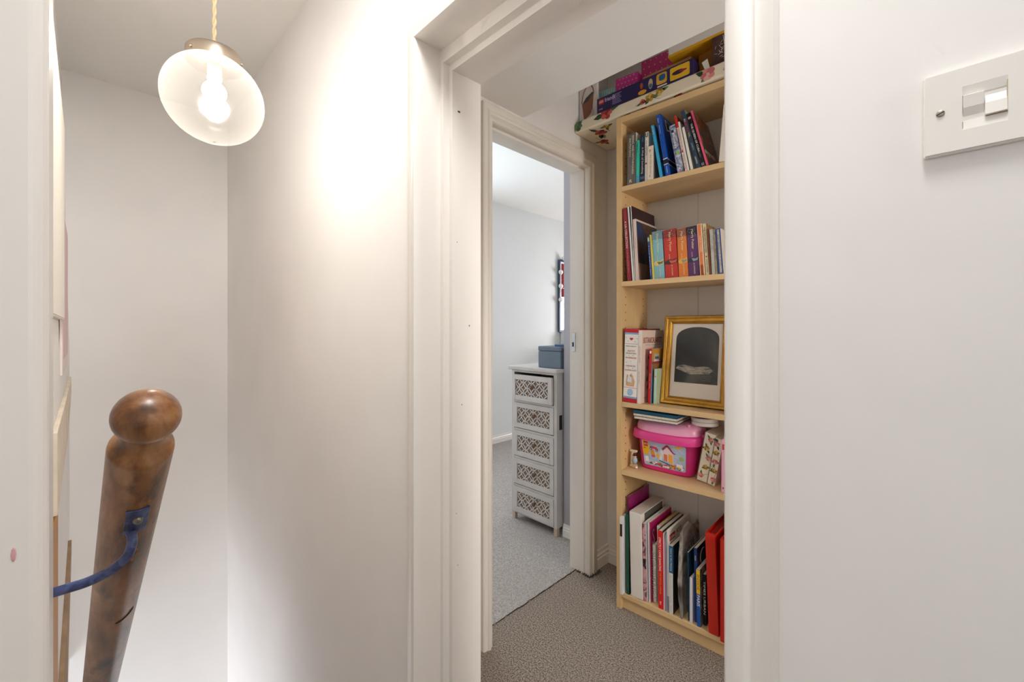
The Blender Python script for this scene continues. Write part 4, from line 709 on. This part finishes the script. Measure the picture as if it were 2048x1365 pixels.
MB().prism([(-.030, -b_-.0008, .085), (.0, -b_-.0008, .088), (.029, -b_-.0008, .116), (.024, -b_-.0008, .124), (-.01, -b_-.0008, .108)], (0, .0003, 0), mat('#3f3f3e', .6)).build('basket_opening_print', r_)
MB().tube([(-.031+.03+.031*math.cos(t), -b_-.0004, .1+.012*math.cos(t)+.058*math.sin(t)) for t in [math.pi*(1-k/14) for k in range(15)]], .0022, BSK, 6).build('handle_print', r_)
MB().prism([(.026+.008*math.cos(t), -b_-.0005, .032+.016*math.sin(t)) for t in [2*math.pi*k/12 for k in range(12)]], (0, .0004, 0), mat('#b7b3ae', .6)).build('vase_print', r_)
r_, a_, b_ = carton('gift_box', 'small pale teal striped carton behind the purple toy box', -1.075, -.992, 1.63, 1.69, ZT, .135, mat('#9fc9c6', .5), 8); mb = MB()
for k in range(7): x = -a_+.004+k*.011; mb.prism([(x, -b_-.0004, .004), (x+.004, -b_-.0004, .004), (x+.012, -b_-.0004, .133), (x+.008, -b_-.0004, .133)], (0, .0004, 0), mat('#86b5b4', .5))
mb.v = [(min(x, a_-.001), y, z) for x, y, z in mb.v]; mb.build('stripes', r_); text('mini', r_, mat('#8a2f52', .5), frame((0, -b_-.0008, .10), (1, 0, 0), (0, 0, 1)), .05, .028, 'box_lettering')
DOT = mat('#d49ac0', .5)
for (x0, x1, y0, h, rot, cm, lb) in ((-.985, -.885, 1.63, .155, 6, '#c02e86', 'magenta carton with pale dots behind the left of the toy box'), (-.885, -.745, 1.668, .205, 2, '#b3226a', 'deep pink dotted carton behind the right of the toy box')):
    r_, a_, b_ = carton('dotted_carton', lb, x0, x1, y0, y0+.05, ZT, h, mat(cm, .4), rot); mb = MB()
    for i in range(6):
        for j in range(8):
            x = -a_+.012+i*(2*a_-.02)/5+(.006 if j % 2 else 0); z = .012+j*(h-.02)/7
            if x < a_-.005: mb.prism([(x+.0028*math.cos(t), -b_-.0004, z+.0028*math.sin(t)) for t in [2*math.pi*q/8 for q in range(8)]], (0, .0004, 0), DOT)
    mb.build('dots', r_)
r_, a_, b_ = carton('kraft_box', 'flat brown kraft cardboard box lying behind the purple toy box', -.86, -.66, 1.635, 1.663, ZT, .118, mat('#b98f62', .75), 0)
r_, a_, b_ = carton('green_tin', 'narrow grey green tin behind the yellow edged lid', -.722, -.692, 1.67, 1.70, ZT, .12, mat('#5d7a66', .5), 0)
r_, a_, b_ = carton('dark_interior_block', 'black block standing in for the dark interior left of the cardboard box', -.705, -.652, 1.70, 1.78, ZT, .12, mat('#1c1a1d', .5), 0)  # black block put where only the dark interior between cartons shows
r_, a_, b_ = carton('cardboard_box', 'golden brown cardboard box with an open flap', -.638, -.545, 1.66, 1.79, ZT, .1245, mat('#b8863e', .7, var=.08, vs=9), -6); MB().prism([(-a_, -b_, .06), (a_, -b_, .075), (a_, -b_-.006, .055), (-a_, -b_-.006, .045)], (0, -.001, .002), mat('#a5762f', .7)).build('open_flap', r_)
r_, a_, b_ = carton('chocolate_box', 'dark brown box with gold line and white scribbled print', -.572, -.42, 1.60, 1.645, ZT, .124, art(['#3a241f', '#4d322b', '#2f1c19'], 20, 1, .4), 2); mb = MB(); GL = mat('#c9a23a', .4)
mb.prism([(.0, -b_-.0004, .107), (.05, -b_-.0004, .107), (.05, -b_-.0004, .104), (.004, -b_-.0004, .104)], (0, .0004, 0), GL); mb.prism([(.0, -b_-.0004, .107), (.004, -b_-.0004, .107), (.002, -b_-.0004, .07), (.03, -b_-.0004, .004), (.026, -b_-.0004, .004), (-.002, -b_-.0004, .07)], (0, .0004, 0), GL); mb.build('gold_line', r_)
mb = MB(); rr = random.Random(4)
for k in range(34): x = -.035+rr.gauss(0, .014); z = .07+rr.gauss(0, .011); an = rr.uniform(0, 3); mb.box(-.005, .005, -b_-.0005, -b_, -.0004, .0004, WHITE, Matrix.Translation((x, 0, z)) @ Matrix.Rotation(an, 4, 'Y'))
mb.box(-.0005, .0005, -b_-.0005, -b_, 0, .12, WHITE, Matrix.Translation((-.022, 0, 0)) @ Matrix.Rotation(rad(-8), 4, 'Y')); mb.build('scribble_print', r_)
o = MB().prism([(0, 0, 0), (.026, 0, 0), (.014, 0, .052), (-.006, 0, .046), (.004, 0, .018)], (0, .0012, 0), WHITE).build('paper_tag'); o.location = (-.598, 1.589, ZT); tag(o, 'torn white paper tag standing at the front of the floral board', 'paper')
r_, a_, b_ = carton('board_game_lid', 'white box lid with a bright yellow lower edge on top of the cartons', -.735, -.42, 1.60, 1.79, ZT+.126, .046, mat('#d9d5ce', .5), 0); MB().box(-a_-.001, a_, -b_-.001, b_-.02, -.0005, .009, mat('#e0a51c', .45)).build('yellow_edge', r_)

# ------------------------------------------------------------------ bedroom: chest of drawers
CX0, CX1, CY = -1.815, -1.468, 1.822
ch = empty('chest_of_drawers', 'narrow white five drawer chest with cut-out lattice fronts', 'chest', Matrix.Translation((CX0, CY, .0025))); CWd = CX1-CX0
mb = MB(); mb.box(0, .02, 0, .30, .045, .9, CHESTW); mb.box(CWd-.02, CWd, 0, .30, .045, .9, CHESTW); mb.box(.02, CWd-.02, .288, .30, .06, .9, CHESTW); mb.box(.02, CWd-.02, 0, .29, .045, .052, CHESTW); mb.box(.02, CWd-.02, .0, .29, .886, .9, CHESTW)
for k in range(4): mb.box(.02, CWd-.02, .001, .02, .204+.1675*k, .2165+.1675*k, CHESTW)
mb.build('carcass', ch, bevel=.001)
MB().box(-.016, CWd+.012, -.018, .312, .9, .921, CHESTW).build('top', ch, bevel=.004)
for x in (.002, CWd-.024):
    for y in (.004, .272): MB().box(x, x+.022, y, y+.022, 0, .045, mat('#b9a796', .6)).build('foot', ch)
MB().box(CWd, CWd+.0015, .022, .046, .585, .665, INK).build('side_tag', ch)
# lattice of interlaced rings, clipped to the opening
LW, LH = .252, .092; mb = MB(); s_ = .0438; rad_ = s_/math.sqrt(2); c45 = math.sqrt(.5); LM = mat('#cfcac5', .5)
for i in range(-8, 9):
    for j in range(-8, 9):
        cx_, cz_ = (i-j)*s_*c45, (i+j)*s_*c45
        if abs(cx_) > LW/2+rad_ or abs(cz_) > LH/2+rad_: continue
        n = 28
        for k in range(n):
            t0, t1 = 2*math.pi*k/n, 2*math.pi*(k+1)/n; tm = (t0+t1)/2
            if abs(cx_+rad_*math.cos(tm)) > LW/2 or abs(cz_+rad_*math.sin(tm)) > LH/2: continue
            r0, r1 = rad_-.0024, rad_+.0024
            a, b, c_, d = [(cx_+r*math.cos(t), 0, cz_+r*math.sin(t)) for r, t in ((r0, t0), (r1, t0), (r1, t1), (r0, t1))]
            mb.prism([a, b, c_, d], (0, .004, 0), LM)
lat = mb.build('lattice'); lat_me = lat.data; bpy.data.objects.remove(lat)
DX0, DX1 = .0215, CWd-.0215; DWd = DX1-DX0; BRN = mat('#8d7664', .75, var=.12, vs=20); KN = mat('#6b4a30', .5)
for k in range(5):
    z0 = .054+.1675*k; h = .149; d = bpy.data.objects.new('drawer', None); C.objects.link(d); d.parent = ch; d.location = (DX0, -.004 if k < 4 else -.02, z0)
    mb = MB(); bx, bz = (DWd-LW)/2, (h-LH)/2
    mb.box(0, bx, 0, .016, 0, h, CHESTW); mb.box(DWd-bx, DWd, 0, .016, 0, h, CHESTW); mb.box(bx, DWd-bx, 0, .016, 0, bz, CHESTW); mb.box(bx, DWd-bx, 0, .016, h-bz, h, CHESTW)
    mb.build('drawer_front', d, bevel=.0012)
    mb = MB(); mb.box(.004, .012, .016, .26, .004, h-.02, mat('#c9ad8c', .6)); mb.box(DWd-.012, DWd-.004, .016, .26, .004, h-.02, mat('#c9ad8c', .6)); mb.box(.012, DWd-.012, .25, .26, .004, h-.02, mat('#c9ad8c', .6)); mb.box(.012, DWd-.012, .016, .25, .004, .008, mat('#c9ad8c', .6)); mb.build('drawer_box', d)
    MB().box(bx-.002, DWd-bx+.002, .009, .0155, bz-.002, h-bz+.002, BRN).build('back_panel', d)
    o = bpy.data.objects.new('lattice', lat_me); C.objects.link(o); o.parent = d; o.location = (DWd/2, .0035, h/2)
    MB().lathe([(.004, 0), (.004, .008), (.011, .014), (.0125, .019), (.010, .024), (.0001, .026)], KN, Matrix.Translation((DWd*.56, .004, h/2+.012)) @ Matrix.Rotation(rad(90), 4, 'X'), 18).build('knob', d, smooth=True)
# slate box on the chest
sb = empty('storage_case', 'slate blue lidded case on top of the white chest', 'case', Matrix.Translation((-1.63, 1.852, .9240))); SL = mat('#5c6a78', .5, var=.06, vs=14, bump=.1, bs=60)
MB().box(0, .165, 0, .2, 0, .095, SL).build('case_body', sb, bevel=.004); MB().box(-.001, .166, -.001, .201, .0962, .122, SL).build('case_lid', sb, bevel=.004)
o = MB().box(0, .075, 0, .05, 0, .011, mat('#3d5a86', .5)).build('pencil_case', bevel=.004); o.location = (-1.55, 1.90, 1.0468); tag(o, 'small navy pencil case lying on the slate blue case', 'pencil case')
# lit-style mirror against the far bedroom wall
MY0, MY1, MZ0, MZ1 = 3.855, 4.44, 1.10, 1.935
mi_ = empty('vanity_mirror', 'navy framed vanity mirror with round bulbs along its edge', 'mirror', Matrix.Translation((XB+.012, 0, 0))); NV = mat('#23405c', .4)
mb = MB(); f_ = .02
for (y0, y1, z0, z1) in ((MY0, MY0+f_, MZ0, MZ1), (MY1-f_, MY1, MZ0, MZ1), (MY0+f_, MY1-f_, MZ0, MZ0+f_), (MY0+f_, MY1-f_, MZ1-f_, MZ1)): mb.box(0, .022, y0, y1, z0, z1, NV)
mb.build('mirror_frame', mi_, bevel=.003); mb = MB(); g_ = f_+.018
for (y0, y1, z0, z1) in ((MY0+f_, MY0+g_, MZ0+f_, MZ1-f_), (MY1-g_, MY1-f_, MZ0+f_, MZ1-f_), (MY0+g_, MY1-g_, MZ0+f_, MZ0+g_), (MY0+g_, MY1-g_, MZ1-g_, MZ1-f_)): mb.box(.004, .018, y0, y1, z0, z1, mat('#e2e4e4', .4))
mb.build('inner_border', mi_); MB().box(.004, .012, MY0+g_, MY1-g_, MZ0+g_, MZ1-g_, mat('#f4f4f4', .02, metal=1)).build('glass', mi_)
BU = mat('#f3f1ec', .25)
for (y, z) in ((MY0+.005, 1.79), (MY0+.005, 1.63), (MY0+.005, 1.473), (MY0+.06, 1.955), (MY0+.29, 1.955), (MY1-.06, 1.955), (MY1-.005, 1.79), (MY1-.005, 1.63), (MY1-.005, 1.473)): MB().sphere((.038, y, z), .027, BU, 16).build('round_bulb', mi_, smooth=True)
MB().box(-.002, .12, MY0+.05, MY1-.05, .9415, MZ0, mat('#d9dbdc', .5)).build('mirror_stand', mi_)
dt = empty('dressing_table', 'pale dressing table under the vanity mirror', 'table', Matrix.Translation((XB+.015, 3.7, .0025)))
MB().box(0, .4, 0, .9, .91, .938, CHESTW).build('table_top', dt, bevel=.003)
for x in (.01, .35):
    for y in (.01, .85): MB().box(x, x+.04, y, y+.04, 0, .91, CHESTW).build('leg', dt)
o = MB().lathe([(.022, 0), (.022, .085), (.018, .09), (.018, .12), (.0001, .122)], WHITE, n=20).build('lotion_bottle', smooth=True); o.location = (-2.86, 3.80, .9410); tag(o, 'small white bottle standing at the mirror foot', 'bottle')

# ------------------------------------------------------------------ old nail dents in the gloss paint
dent = mat('#8a7d70', .8)
d1 = [o for o in C.objects if o.name == 'door_1'][0]
for (y, z, r_) in ((.755, 1.40, .0016), (.772, .93, .002), (.752, .62, .0014), (.80, 1.16, .0022), (.757, .47, .0015)):
    MB().lathe([(r_, 0), (r_, .0006)], dent, Matrix.Translation((XA0+.0258, y, z)) @ Matrix.Rotation(rad(90), 4, 'Y'), 10).build('nail_dent', d1)
